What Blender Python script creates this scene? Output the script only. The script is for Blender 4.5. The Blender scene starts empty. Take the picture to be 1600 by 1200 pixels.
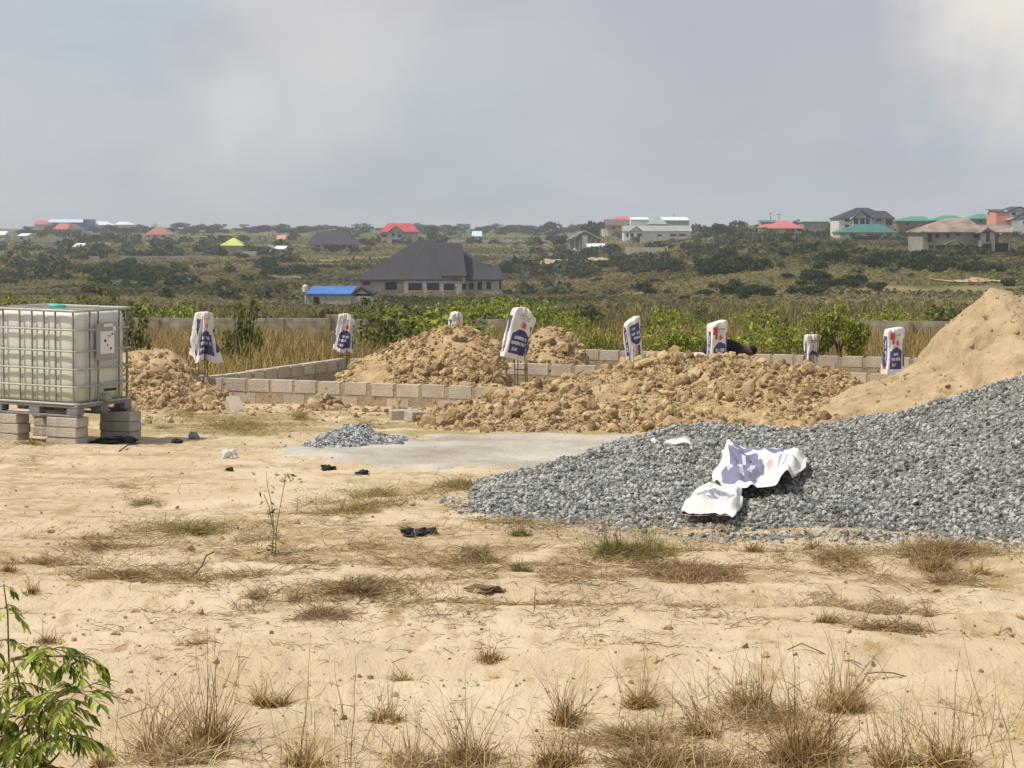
import bpy, math, random
import numpy as np
from mathutils import Matrix, Vector, Euler

random.seed(7)
RNG = np.random.default_rng(11)
SC = bpy.context.scene
COL = SC.collection
R = math.radians

# ------------------------------------------------------------------ camera
F = 3000.0                      # focal length in photo pixels (1600 wide)
EYE = (0.0, 0.0, 2.4)
PITCH = math.atan(245.0 / F)    # eye level falls on photo row 355
cam = bpy.data.cameras.new('camera')
cam.sensor_width = 36.0
cam.lens = 36.0 * F / 1600.0
cam.clip_start = 0.1
cam.clip_end = 30000.0
camo = bpy.data.objects.new('camera', cam)
COL.objects.link(camo)
camo.location = EYE
camo.rotation_euler = (R(90) - PITCH, 0, 0)
SC.camera = camo

# ------------------------------------------------------------------ light
SUN_EL, SUN_AZ = R(57), R(254)          # azimuth: clockwise from +Y, the sun stands left and behind
SUN_DIR = Vector((math.sin(SUN_AZ) * math.cos(SUN_EL), math.cos(SUN_AZ) * math.cos(SUN_EL), math.sin(SUN_EL)))
sun = bpy.data.lights.new('sun', 'SUN')
sun.energy = 4.3
sun.angle = R(0.6)
sun.color = (1.0, 0.93, 0.82)
suno = bpy.data.objects.new('sun', sun)
COL.objects.link(suno)
suno.rotation_euler = SUN_DIR.to_track_quat('Z', 'Y').to_euler()

SC.view_settings.view_transform = 'Standard'
SC.view_settings.look = 'None'
SC.view_settings.exposure = 0.0
SC.view_settings.gamma = 1.0
SC.view_settings.use_curve_mapping = False
SC.cycles.max_bounces = 6
SC.cycles.volume_bounces = 0
SC.cycles.transparent_max_bounces = 6

world = bpy.data.worlds.new('World')
SC.world = world
world.use_nodes = True
wn, wl = world.node_tree.nodes, world.node_tree.links
wn.clear()


def wnode(t, **kw):
    n = wn.new(t)
    for k, v in kw.items():
        setattr(n, k, v)
    return n


wout = wnode('ShaderNodeOutputWorld')
wbg = wnode('ShaderNodeBackground')
wbg.inputs['Strength'].default_value = 0.1
sky = wnode('ShaderNodeTexSky', sky_type='NISHITA', sun_disc=False)
sky.sun_elevation = SUN_EL
sky.sun_rotation = SUN_AZ
sky.dust_density = 2.0
tc = wnode('ShaderNodeTexCoord')
mp = wnode('ShaderNodeMapping')
mp.inputs['Scale'].default_value = (1.0, 1.0, 2.6)
wl.new(tc.outputs['Generated'], mp.inputs['Vector'])


def wnoise(scale, detail, lo, hi, seedoff):
    m = wnode('ShaderNodeMapping')
    m.inputs['Location'].default_value = seedoff
    wl.new(mp.outputs['Vector'], m.inputs['Vector'])
    n = wnode('ShaderNodeTexNoise')
    n.inputs['Scale'].default_value = scale
    n.inputs['Detail'].default_value = detail
    n.inputs['Roughness'].default_value = 0.5
    n.inputs['Distortion'].default_value = 0.3
    wl.new(m.outputs['Vector'], n.inputs['Vector'])
    r = wnode('ShaderNodeMapRange', interpolation_type='SMOOTHSTEP')
    r.inputs['From Min'].default_value = lo
    r.inputs['From Max'].default_value = hi
    wl.new(n.outputs['Fac'], r.inputs['Value'])
    return r.outputs['Result']


def wmix(fac, a, b, k=1.0):
    n = wnode('ShaderNodeMix', data_type='RGBA')
    if k != 1.0:
        mu = wnode('ShaderNodeMath', operation='MULTIPLY')
        mu.inputs[1].default_value = k
        wl.new(fac, mu.inputs[0])
        fac = mu.outputs[0]
    if isinstance(fac, float):
        n.inputs['Factor'].default_value = fac
    else:
        wl.new(fac, n.inputs['Factor'])
    for v, nm in ((a, 6), (b, 7)):
        if isinstance(v, tuple):
            n.inputs[nm].default_value = v + (1,)
        else:
            wl.new(v, n.inputs[nm])
    return n.outputs[2]


def wblob(px, py, r, soft):
    """soft cloud bank round one direction of the sky"""
    d = Vector(((px - 800) / F, 1.0, (355 - py) / F)).normalized()
    vm = wnode('ShaderNodeVectorMath', operation='DISTANCE')
    nv = wnode('ShaderNodeTexNoise')
    nv.inputs['Scale'].default_value = 11.0
    nv.inputs['Detail'].default_value = 8.0
    wl.new(tc.outputs['Generated'], nv.inputs['Vector'])
    ad = wnode('ShaderNodeVectorMath', operation='MULTIPLY_ADD')
    wl.new(nv.outputs['Color'], ad.inputs[0])
    ad.inputs[1].default_value = (soft,) * 3
    wl.new(tc.outputs['Generated'], ad.inputs[2])
    wl.new(ad.outputs[0], vm.inputs[0])
    vm.inputs[1].default_value = d + Vector((soft / 2,) * 3)
    r_ = wnode('ShaderNodeMapRange', interpolation_type='SMOOTHSTEP')
    r_.inputs['From Min'].default_value = r
    r_.inputs['From Max'].default_value = r * 0.15
    wl.new(vm.outputs['Value'], r_.inputs['Value'])
    return r_.outputs['Result']


c = wmix(0.80, sky.outputs['Color'], (4.95, 5.8, 6.55))                        # thin high veil over the blue
c = wmix(wnoise(3.2, 7, 0.36, 0.62, (3.1, 0.4, 1.7)), c, (5.65, 5.85, 6.25), 0.8)
c = wmix(wnoise(11.0, 9, 0.42, 0.70, (0.3, 2.4, 5.7)), c, (6.6, 6.6, 6.65), 0.25)
c = wmix(wnoise(7.0, 9, 0.46, 0.68, (7.3, 1.4, 2.2)), c, (4.7, 4.9, 5.5), 0.6)
c = wmix(wblob(1160, 70, 0.16, 0.16), c, (4.55, 4.75, 5.4), 0.75)
c = wmix(wblob(470, 50, 0.085, 0.16), c, (7.2, 7.1, 6.95), 0.45)
c = wmix(wblob(1535, 60, 0.060, 0.13), c, (8.8, 8.2, 7.4), 0.9)
c = wmix(wblob(330, 165, 0.035, 0.10), c, (7.1, 7.1, 7.15), 0.5)
wl.new(c, wbg.inputs['Color'])
wl.new(wbg.outputs['Background'], wout.inputs['Surface'])


# ------------------------------------------------------------------ terrain and picking
def hash2(ix, iy, s):
    h = (ix.astype(np.int64) * 374761393 + iy.astype(np.int64) * 668265263 + s * 974711) & 0xFFFFFFFF
    h = ((h ^ (h >> 13)) * 1274126177) & 0xFFFFFFFF
    h = ((h ^ (h >> 16)) * 2246822519) & 0xFFFFFFFF
    return ((h ^ (h >> 15)) & 0xFFFF) / 65535.0


def vnoise(x, y, s=0):
    x = np.asarray(x, float)
    y = np.asarray(y, float)
    ix, iy = np.floor(x), np.floor(y)
    fx, fy = x - ix, y - iy
    fx = fx * fx * (3 - 2 * fx)
    fy = fy * fy * (3 - 2 * fy)
    a = hash2(ix, iy, s)
    b = hash2(ix + 1, iy, s)
    c_ = hash2(ix, iy + 1, s)
    d = hash2(ix + 1, iy + 1, s)
    return (a + (b - a) * fx) * (1 - fy) + (c_ + (d - c_) * fx) * fy - 0.5


def fbm(x, y, s=0, o=4, g=0.5):
    t, a = 0.0, 1.0
    x = np.asarray(x, float)
    y = np.asarray(y, float)
    for k in range(o):
        t = t + a * vnoise(x * 2 ** k, y * 2 ** k, s + k * 17)
        a *= g
    return t


TY = np.array([-60, 0, 12, 20, 33, 80, 150, 320, 450, 600, 705, 1000, 1500, 2500, 9000], float)
TZ = np.array([3.9, .95, .42, .07, -.65, -3.05, -5.5, -9, -9, -7.3, -5.8, -2.5, .4, .0, -4], float)


def sstep(t):
    t = np.clip(t, 0, 1)
    return t * t * (3 - 2 * t)


def ground_z(x, y):
    x = np.asarray(x, float)
    y = np.asarray(y, float)
    z = (np.interp(y - 2, TY, TZ) + np.interp(y + 2, TY, TZ) + np.interp(y, TY, TZ)) / 3
    rise = sstep((x / np.maximum(y, 1) - 0.02) / 0.13) * sstep((y - 150) / 230) * (1 - sstep((y - 850) / 900))
    return z + 6.3 * rise


def ray(px, py):
    xc, yc = (px - 800) / F, -(py - 600) / F
    cp, sp = math.cos(PITCH), math.sin(PITCH)
    return Vector((xc, cp + yc * sp, -sp + yc * cp))


def P(px, py, Y):
    """the point seen at photo pixel (px, py) that stands Y metres away"""
    d = ray(px, py)
    return Vector(EYE) + d * (Y / d.y)


YS = np.concatenate([np.linspace(2.5, 60, 1200), np.geomspace(60, 6000, 1500)[1:]])


def G(px, py):
    """the point of the ground seen at photo pixel (px, py)"""
    d = ray(px, py)
    k = YS / d.y
    dz = EYE[2] + d.z * k - ground_z(d.x * k, YS)
    i = np.argmax(dz < 0)
    if dz[i] >= 0:
        i = len(YS) - 2
    i = max(i, 1)
    t = dz[i - 1] / (dz[i - 1] - dz[i] + 1e-9)
    Y = YS[i - 1] + (YS[i] - YS[i - 1]) * t
    x = d.x * Y / d.y
    return Vector((x, Y, float(ground_z(x, Y))))


def Gn(px, py):
    """ground points for many photo pixels at once"""
    px, py = np.asarray(px, float), np.asarray(py, float)
    ry = np.concatenate([np.linspace(357, 505, 150), np.linspace(506, 1300, 500)])
    if 'lut' not in GLUT:
        yy = []
        for v in ry:
            d = ray(800, v)
            k = YS / d.y
            dz = EYE[2] + d.z * k - _g0(k * 0, YS)
            yy.append(YS[max(int(np.argmax(dz < 0)), 1)])
        GLUT['lut'] = np.array(yy)
    Y = np.interp(py, ry, GLUT['lut'])
    x = (px - 800) / F * Y / np.array([ray(800, v).y for v in py])
    return np.stack([x, Y, ground_z(x, Y)], -1)


GLUT = {}


# ------------------------------------------------------------------ mesh helpers
class MB:
    def __init__(s):
        s.v, s.f, s.m, s.n = [], [], [], 0

    def add(s, V, Fa, m=0):
        V = np.asarray(V, float).reshape(-1, 3)
        Fa = np.asarray(Fa, int)
        s.v.append(V)
        s.f.append(Fa + s.n)
        s.m.append(np.broadcast_to(np.asarray(m, int), (len(Fa),)))
        s.n += len(V)
        return s

    def box(s, c, size, rot=None, m=0):
        h = np.array(size) / 2
        V = np.array([(x, y, z) for x in (-1, 1) for y in (-1, 1) for z in (-1, 1)], float) * h
        if rot is not None:
            V = V @ np.array(rot.to_3x3() if hasattr(rot, 'to_3x3') else rot).T
        V = V + np.array(c)
        return s.add(V, [(0, 1, 3, 2), (4, 6, 7, 5), (0, 4, 5, 1), (2, 3, 7, 6), (0, 2, 6, 4), (1, 5, 7, 3)], m)

    def tube(s, pts, r, n=6, m=0, cap=True):
        pts = [Vector(p) for p in pts]
        k = len(pts)
        rs = list(r) if hasattr(r, '__len__') else [r] * k
        V = []
        up = Vector((0.13, 0.31, 0.94))
        for i, p in enumerate(pts):
            d = (pts[min(i + 1, k - 1)] - pts[max(i - 1, 0)])
            if d.length < 1e-9:
                d = Vector((0, 0, 1))
            d.normalize()
            a = d.cross(up)
            if a.length < 0.05:
                a = d.cross(Vector((1, 0, 0)))
            a.normalize()
            b = d.cross(a)
            for j in range(n):
                t = 2 * math.pi * j / n
                V.append(p + (a * math.cos(t) + b * math.sin(t)) * rs[i])
        Fq = [(i * n + j, i * n + (j + 1) % n, (i + 1) * n + (j + 1) % n, (i + 1) * n + j)
              for i in range(k - 1) for j in range(n)]
        s.add([tuple(v) for v in V], Fq, m)
        if cap:
            base = s.n - k * n
            for ring in (0, k - 1):
                s.f.append(np.array([[base + ring * n + j for j in range(n)]]))
                s.m.append(np.array([m]))
        return s

    def poly(s, pts, m=0):
        return s.add([tuple(p) for p in pts], [tuple(range(len(pts)))], m)

    def prism(s, pts, off, m=0):
        """a flat outline given its thickness"""
        n = len(pts)
        V = [tuple(p) for p in pts] + [tuple(Vector(p) + Vector(off)) for p in pts]
        s.add(V, [(i, (i + 1) % n, (i + 1) % n + n, i + n) for i in range(n)], m)
        b = s.n - 2 * n
        s.f += [np.array([[b + i for i in range(n)]]), np.array([[b + n + i for i in range(n)]])]
        s.m += [np.array([m]), np.array([m])]
        return s

    def build(s, name, mats, parent=None, origin=(0, 0, 0), smooth=False):
        V = np.concatenate(s.v) - np.array(origin)
        me = bpy.data.meshes.new(name)
        me.vertices.add(len(V))
        me.vertices.foreach_set('co', V.astype(np.float32).ravel())
        li = np.concatenate([f.ravel() for f in s.f])
        tot = np.concatenate([np.full(len(f), f.shape[1]) for f in s.f])
        st = np.concatenate([[0], np.cumsum(tot)[:-1]])
        me.loops.add(len(li))
        me.loops.foreach_set('vertex_index', li.astype(np.int32))
        me.polygons.add(len(tot))
        me.polygons.foreach_set('loop_start', st.astype(np.int32))
        me.polygons.foreach_set('material_index', np.concatenate(s.m).astype(np.int32))
        me.polygons.foreach_set('use_smooth', np.full(len(tot), bool(smooth)))
        for mm in (mats if isinstance(mats, (list, tuple)) else [mats]):
            me.materials.append(mm)
        me.update(calc_edges=True)
        me.validate()
        o = bpy.data.objects.new(name, me)
        COL.objects.link(o)
        if parent is not None:
            o.parent = parent
        else:
            o.location = origin
        return o


def tag(o, label=None, cat=None, group=None, kind=None):
    if label:
        o['label'] = label
    if cat:
        o['category'] = cat
    if group:
        o['group'] = group
    if kind:
        o['kind'] = kind
    return o


def empty(name, loc, label, cat, group=None, rot=None):
    o = bpy.data.objects.new(name, None)
    COL.objects.link(o)
    o.empty_display_size = 0.2
    o.location = loc
    if rot:
        o.rotation_euler = rot
    return tag(o, label, cat, group)


def copy_tree(o, parent=None):
    c_ = o.copy()
    COL.objects.link(c_)
    c_.parent = parent
    for ch in [k for k in bpy.data.objects if k.parent == o]:
        copy_tree(ch, c_)
    return c_


def bevel(o, w, seg=1):
    b = o.modifiers.new('Bevel', 'BEVEL')
    b.width = w
    b.segments = seg
    b.limit_method = 'ANGLE'
    return o


# ------------------------------------------------------------------ materials
def mat(name, col, rough=0.85, var=0.25, nscale=6.0, bump=0.0, bscale=30.0, spec=0.25, metal=0.0, island=0.0,
        col2=None, transl=0.0, detail=5.0, stretch=None, edge=(0.3, 0.7)):
    """procedural surface: a base colour broken up by noise, by island, with a fine bump"""
    m = bpy.data.materials.new(name)
    m.use_nodes = True
    nt = m.node_tree
    n, l = nt.nodes, nt.links
    bs = n['Principled BSDF']
    bs.inputs['Roughness'].default_value = rough
    bs.inputs['Metallic'].default_value = metal
    bs.inputs['Specular IOR Level'].default_value = spec
    tcn = n.new('ShaderNodeTexCoord')
    vec = tcn.outputs['Object']
    if stretch:
        mpn = n.new('ShaderNodeMapping')
        mpn.inputs['Scale'].default_value = stretch
        l.new(vec, mpn.inputs['Vector'])
        vec = mpn.outputs['Vector']
    no = n.new('ShaderNodeTexNoise')
    no.inputs['Scale'].default_value = nscale
    no.inputs['Detail'].default_value = detail
    no.inputs['Roughness'].default_value = 0.6
    l.new(vec, no.inputs['Vector'])
    fac = no.outputs['Fac']
    ramp = n.new('ShaderNodeValToRGB')
    a = tuple(max(0, x * (1 - var)) for x in col)
    b = col2 if col2 else tuple(min(1, x * (1 + var)) for x in col)
    ramp.color_ramp.elements[0].position = edge[0]
    ramp.color_ramp.elements[1].position = edge[1]
    ramp.color_ramp.elements[0].color = a + (1,)
    ramp.color_ramp.elements[1].color = b + (1,)
    if island > 0:
        ge = n.new('ShaderNodeNewGeometry')
        mx = n.new('ShaderNodeMix')
        mx.data_type = 'FLOAT'
        mx.inputs['Factor'].default_value = island
        l.new(fac, mx.inputs[2])
        l.new(ge.outputs['Random Per Island'], mx.inputs[3])
        fac = mx.outputs[0]
    l.new(fac, ramp.inputs['Fac'])
    l.new(ramp.outputs['Color'], bs.inputs['Base Color'])
    if bump > 0:
        bn = n.new('ShaderNodeTexNoise')
        bn.inputs['Scale'].default_value = bscale
        bn.inputs['Detail'].default_value = 6.0
        l.new(vec, bn.inputs['Vector'])
        bp = n.new('ShaderNodeBump')
        bp.inputs['Strength'].default_value = bump
        bp.inputs['Distance'].default_value = 0.03
        l.new(bn.outputs['Fac'], bp.inputs['Height'])
        l.new(bp.outputs['Normal'], bs.inputs['Normal'])
    if transl > 0:
        tr = n.new('ShaderNodeBsdfTranslucent')
        l.new(ramp.outputs['Color'], tr.inputs['Color'])
        ms = n.new('ShaderNodeMixShader')
        ms.inputs[0].default_value = transl
        l.new(bs.outputs[0], ms.inputs[1])
        l.new(tr.outputs[0], ms.inputs[2])
        l.new(ms.outputs[0], n['Material Output'].inputs['Surface'])
    return m


def block_mat(name, col, mortar, bw=0.47, bh=0.235, off=0.5):
    """block masonry: courses, joints, per-block tone"""
    m = bpy.data.materials.new(name)
    m.use_nodes = True
    n, l = m.node_tree.nodes, m.node_tree.links
    bs = n['Principled BSDF']
    bs.inputs['Roughness'].default_value = 0.95
    bs.inputs['Specular IOR Level'].default_value = 0.1
    t = n.new('ShaderNodeTexCoord')
    mpn = n.new('ShaderNodeMapping')
    mpn.inputs['Rotation'].default_value = (R(-90), 0, 0)
    l.new(t.outputs['Object'], mpn.inputs['Vector'])
    br = n.new('ShaderNodeTexBrick')
    br.offset = off
    br.inputs['Scale'].default_value = 1.0
    br.inputs['Brick Width'].default_value = bw
    br.inputs['Row Height'].default_value = bh
    br.inputs['Mortar Size'].default_value = 0.02
    br.inputs['Mortar Smooth'].default_value = 0.4
    br.inputs['Color1'].default_value = tuple(x * 0.85 for x in col) + (1,)
    br.inputs['Color2'].default_value = tuple(x * 1.12 for x in col) + (1,)
    br.inputs['Mortar'].default_value = mortar + (1,)
    l.new(mpn.outputs['Vector'], br.inputs['Vector'])
    no = n.new('ShaderNodeTexNoise')
    no.inputs['Scale'].default_value = 2.5
    no.inputs['Detail'].default_value = 6
    l.new(t.outputs['Object'], no.inputs['Vector'])
    mr = n.new('ShaderNodeMapRange')
    mr.inputs['From Min'].default_value = 0.3
    mr.inputs['From Max'].default_value = 0.75
    mr.inputs['To Min'].default_value = 0.6
    mr.inputs['To Max'].default_value = 1.25
    l.new(no.outputs['Fac'], mr.inputs['Value'])
    mx = n.new('ShaderNodeVectorMath')
    mx.operation = 'SCALE'
    l.new(br.outputs['Color'], mx.inputs[0])
    l.new(mr.outputs[0], mx.inputs['Scale'])
    l.new(mx.outputs[0], bs.inputs['Base Color'])
    return m


def roof_mat(name, col, pitch=0.35, rust=None, rough=0.5):
    """profiled roof sheet: ribs as a bump, faded and stained patches"""
    m = mat(name, col, rough=rough, var=0.16, nscale=0.35, col2=rust)
    n, l = m.node_tree.nodes, m.node_tree.links
    w = n.new('ShaderNodeTexWave')
    w.inputs['Scale'].default_value = 1.0 / pitch / 3.0
    l.new(n['Texture Coordinate'].outputs['Object'], w.inputs['Vector'])
    bp = n.new('ShaderNodeBump')
    bp.inputs['Strength'].default_value = 0.3
    bp.inputs['Distance'].default_value = 0.05
    l.new(w.outputs['Fac'], bp.inputs['Height'])
    l.new(bp.outputs['Normal'], n['Principled BSDF'].inputs['Normal'])
    return m


M = {}
M['clod'] = mat('soil_clod', (.34, .225, .11), .95, .3, 5, .6, 40, island=.45, col2=(.53, .39, .22))
M['soil'] = mat('loose_soil', (.36, .245, .125), .97, .28, 3.5, 1.0, 18, col2=(.52, .38, .215))
M['sand_pile'] = mat('pile_sand', (.37, .27, .155), .97, .2, 2.6, 1.0, 14, spec=.1, col2=(.50, .38, .235))
M['sand_pale'] = mat('heap_sand', (.39, .275, .15), .97, .25, 3.0, .8, 18, spec=.1, col2=(.53, .40, .235))
M['gravel'] = mat('gravel_stone', (.235, .23, .215), .9, .4, .8, .25, 60, island=.72, col2=(.45, .445, .415), spec=.15)
M['gravel_bed'] = mat('gravel_dust', (.20, .195, .18), .95, .35, 30, .6, 50)
M['gravel_blue'] = mat('small_gravel_stone', (.21, .21, .22), .9, .5, 20, .25, 60, island=.9, col2=(.45, .45, .46), spec=.15)
M['block'] = mat('concrete_block', (.45, .405, .34), .95, .22, 7, .6, 60, spec=.1)
M['block_light'] = mat('fresh_block', (.49, .425, .345), .95, .2, 3, .6, 50, island=.2, spec=.1)
M['mortar'] = mat('mortar_smear', (.36, .275, .19), .97, .25, 9, .5, 40, spec=.1)
M['slab'] = mat('cement_screed', (.40, .345, .27), .95, .22, .9, .5, 22, detail=9, spec=.1, col2=(.52, .485, .43))
M['steel'] = mat('galvanised_steel', (.62, .63, .61), .42, .12, 12, metal=.55)
M['cage'] = mat('cage_steel', (.40, .40, .36), .55, .2, 8, metal=.2, spec=.3)
M['cage_dark'] = mat('dark_upright', (.13, .12, .095), .65, .3, 8, metal=.1, spec=.25)  # upright bars coloured darker than the level bars of the cage
M['rebar'] = mat('rusty_rebar', (.12, .075, .05), .85, .4, 30)
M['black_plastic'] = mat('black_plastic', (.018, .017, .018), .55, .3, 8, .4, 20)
M['pallet'] = mat('grey_pallet', (.22, .21, .22), .65, .25, 8, .2, 20)
M['teal'] = mat('teal_plastic', (.03, .38, .32), .4, .1, 8)
M['plate'] = mat('grey_plate', (.33, .32, .31), .55, .08, 6, metal=.2)
M['paper'] = mat('paper_label', (.74, .70, .66), .8, .05, 6)
M['ink'] = mat('dark_ink', (.05, .05, .06), .7, .1, 6)
M['bag_white'] = mat('bag_paper', (.72, .68, .65), .75, .1, 9, .35, 14, spec=.2)
M['bag_navy'] = mat('bag_navy_print', (.075, .07, .165), .7, .25, 9, .35, 14, spec=.2)
M['bag_text'] = mat('bag_pale_print', (.52, .50, .60), .75, .12, 9, .35, 14)
M['bag_red'] = mat('bag_red_print', (.46, .075, .075), .7, .15, 9, .35, 14)
M['bag_pink'] = mat('bag_pink_print', (.62, .34, .34), .7, .15, 9, .35, 14)
M['bag_grey'] = mat('bag_grey_print', (.30, .30, .37), .75, .12, 9, .35, 14)
M['bag_faded'] = mat('bag_faded_print', (.18, .18, .275), .75, .15, 9, .35, 14)
M['white_plastic'] = mat('white_plastic', (.78, .76, .73), .5, .08, 9, .4, 12, transl=.2)
M['leaf_dark'] = mat('leaf_dark', (.022, .040, .012), .65, .45, 1.2, island=.5, col2=(.062, .098, .030), transl=.3)
M['leaf_olive'] = mat('leaf_olive', (.045, .056, .016), .7, .4, 1.2, island=.55, col2=(.14, .15, .045), transl=.25)
M['leaf_bright'] = mat('leaf_bright', (.15, .19, .018), .6, .4, 1.2, island=.6, col2=(.46, .49, .08), transl=.35)
M['leaf_mid'] = mat('leaf_mid', (.085, .10, .022), .6, .4, 1.2, island=.6, col2=(.27, .28, .07), transl=.3)
M['leaf_far'] = mat('leaf_far', (.022, .033, .014), .8, .35, 1.2, island=.5, col2=(.065, .082, .036), transl=.15)
M['neem'] = mat('seedling_leaf', (.10, .17, .022), .6, .4, 6, island=.75, col2=(.42, .47, .08), transl=.35, spec=.2)
M['neem_stem'] = mat('seedling_stem', (.15, .125, .05), .7, .3, 20)
M['bark'] = mat('bark', (.13, .10, .07), .9, .3, 9)
M['straw'] = mat('dry_straw', (.34, .22, .08), .85, .4, 3, island=.75, col2=(.70, .53, .26), transl=.25)
M['straw_brown'] = mat('brown_straw', (.26, .155, .06), .85, .4, 3, island=.75, col2=(.58, .41, .19), transl=.25)
M['straw_green'] = mat('greenish_straw', (.22, .175, .06), .85, .4, 3, island=.75, col2=(.50, .40, .17), transl=.25)
M['tall_grass'] = mat('tall_dry_grass', (.26, .165, .055), .85, .45, .5, island=.55, col2=(.58, .44, .17), transl=.25)
M['scrub'] = mat('scrub_tuft', (.062, .080, .024), .9, .25, .020, island=.16, col2=(.26, .205, .095), transl=.4, edge=(.40, .60))
M['litter'] = mat('straw_litter', (.33, .235, .115), .9, .3, 3, island=.75, col2=(.60, .46, .27), transl=.2)
M['litter_brown'] = mat('brown_straw_litter', (.26, .17, .085), .9, .3, 3, island=.75, col2=(.50, .37, .20), transl=.2)
M['litter_rust'] = mat('rust_brown_litter', (.27, .14, .075), .9, .3, 3, island=.75, col2=(.50, .31, .18), transl=.15)
M['grass_green'] = mat('green_grass', (.105, .125, .025), .8, .4, 3, island=.75, col2=(.38, .37, .11), transl=.3)
M['heart'] = mat('tussock_heart', (.13, .075, .03), .9, .3, 3, island=.7, col2=(.38, .255, .10), transl=.15)
M['twig'] = mat('twig', (.17, .11, .07), .9, .3, 20)
M['boundary'] = block_mat('boundary_blockwork', (.42, .37, .28), (.33, .285, .21))
M['wall_grey'] = block_mat('grey_blockwork', (.50, .455, .385), (.40, .365, .305), .45, .23)
M['wall_tan'] = mat('tan_render', (.46, .41, .34), .9, .15, .5)
M['wall_cream'] = mat('cream_render', (.62, .57, .48), .9, .12, .5)
M['wall_white'] = mat('white_render', (.62, .62, .60), .9, .1, .5)
M['wall_yellow'] = mat('yellow_render', (.62, .45, .15), .9, .1, .5)
M['wall_pink'] = mat('salmon_render', (.62, .28, .20), .9, .1, .5)
M['wall_red'] = mat('red_render', (.26, .13, .10), .9, .1, .5)
M['wall_dark'] = mat('weathered_render', (.30, .27, .23), .95, .25, .6)
M['opening'] = mat('dark_opening', (.012, .012, .013), .6, .2, 4)
M['roof_dark'] = roof_mat('charcoal_roof', (.042, .041, .051), rough=.65)
M['roof_dark2'] = roof_mat('slate_roof', (.042, .043, .056), rough=.65)
M['roof_blue'] = roof_mat('blue_roof', (.045, .15, .46), .3)
M['roof_deepblue'] = roof_mat('deep_blue_roof', (.03, .06, .19), .3)
M['roof_paleblue'] = roof_mat('pale_blue_roof', (.50, .60, .72), .3)
M['roof_red'] = roof_mat('red_roof', (.45, .07, .085))
M['roof_pink'] = roof_mat('pinkish_red_roof', (.50, .14, .14))
M['roof_brown'] = roof_mat('red_brown_roof', (.33, .15, .125))
M['roof_maroon'] = roof_mat('maroon_roof', (.16, .085, .08))
M['roof_orange'] = roof_mat('orange_roof', (.55, .27, .20))
M['roof_green'] = roof_mat('green_roof', (.06, .24, .18))
M['roof_teal'] = roof_mat('teal_roof', (.045, .15, .13))
M['roof_lime'] = roof_mat('lime_roof', (.50, .58, .14))
M['roof_grey'] = roof_mat('grey_roof', (.30, .32, .31))
M['roof_white'] = roof_mat('white_roof', (.70, .72, .72))
M['roof_rust'] = roof_mat('rusted_roof', (.17, .115, .085), rust=(.42, .35, .29), rough=.8)
M['car_white'] = mat('white_paint', (.75, .75, .74), .3, .03, 4, spec=.5)
M['car_silver'] = mat('silver_paint', (.38, .39, .41), .3, .05, 4, spec=.5, metal=.4)
M['car_dark'] = mat('dark_paint', (.06, .05, .05), .3, .05, 4, spec=.5)
M['glass'] = mat('dark_glass', (.02, .025, .03), .1, .1, 4, spec=.6)
M['skin'] = mat('brown_skin', (.085, .045, .03), .55, .12, 20)
M['cloth_black'] = mat('black_cloth', (.012, .010, .012), .9, .3, 20, .3, 60)
M['cloth_white'] = mat('white_cloth', (.70, .70, .72), .9, .1, 20, .3, 60)
M['hair'] = mat('black_hair', (.008, .007, .007), .9, .3, 60)
M['orange_earth'] = mat('orange_earth', (.42, .265, .145), .97, .28, .35, .5, 4, col2=(.56, .40, .25))


def tank_mat():
    """weathered translucent polyethylene with greenish water staining low down"""
    m = mat('cloudy_polyethylene', (.60, .60, .53), .45, .08, 3, .15, 10, spec=.35)
    n, l = m.node_tree.nodes, m.node_tree.links
    bs = n['Principled BSDF']
    ramp = n['Color Ramp']
    sx = n.new('ShaderNodeSeparateXYZ')
    l.new(n['Texture Coordinate'].outputs['Object'], sx.inputs[0])
    no = n.new('ShaderNodeTexNoise')
    no.inputs['Scale'].default_value = 2.0
    l.new(n['Texture Coordinate'].outputs['Object'], no.inputs['Vector'])
    ad = n.new('ShaderNodeMath')
    ad.operation = 'MULTIPLY_ADD'
    ad.inputs[1].default_value = 0.16
    l.new(no.outputs['Fac'], ad.inputs[0])
    l.new(sx.outputs['Z'], ad.inputs[2])
    mr = n.new('ShaderNodeValToRGB')
    els = mr.color_ramp.elements
    els[0].position = 0.26
    els[0].color = (.54, .52, .29, 1)
    els[1].position = 1.0
    els[1].color = (.80, .79, .77, 1)
    for p_, c_ in ((.50, (.72, .73, .64, 1)), (.93, (.75, .76, .70, 1)), (.965, (.82, .81, .79, 1))):
        e = els.new(p_)
        e.color = c_
    l.new(ad.outputs[0], mr.inputs['Fac'])
    mx = n.new('ShaderNodeMix')
    mx.data_type = 'RGBA'
    mx.blend_type = 'MULTIPLY'
    mx.inputs['Factor'].default_value = 0.0
    mx2 = n.new('ShaderNodeMix')
    mx2.data_type = 'RGBA'
    mx2.inputs['Factor'].default_value = 0.75
    l.new(ramp.outputs['Color'], mx2.inputs[6])
    l.new(mr.outputs['Color'], mx2.inputs[7])
    l.new(mx2.outputs[2], bs.inputs['Base Color'])
    tr = n.new('ShaderNodeBsdfTranslucent')
    l.new(mx2.outputs[2], tr.inputs['Color'])
    ms = n.new('ShaderNodeMixShader')
    ms.inputs[0].default_value = 0.15
    l.new(bs.outputs[0], ms.inputs[1])
    l.new(tr.outputs[0], ms.inputs[2])
    l.new(ms.outputs[0], n['Material Output'].inputs['Surface'])
    n.remove(mx)
    return m


M['tank'] = tank_mat()


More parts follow.
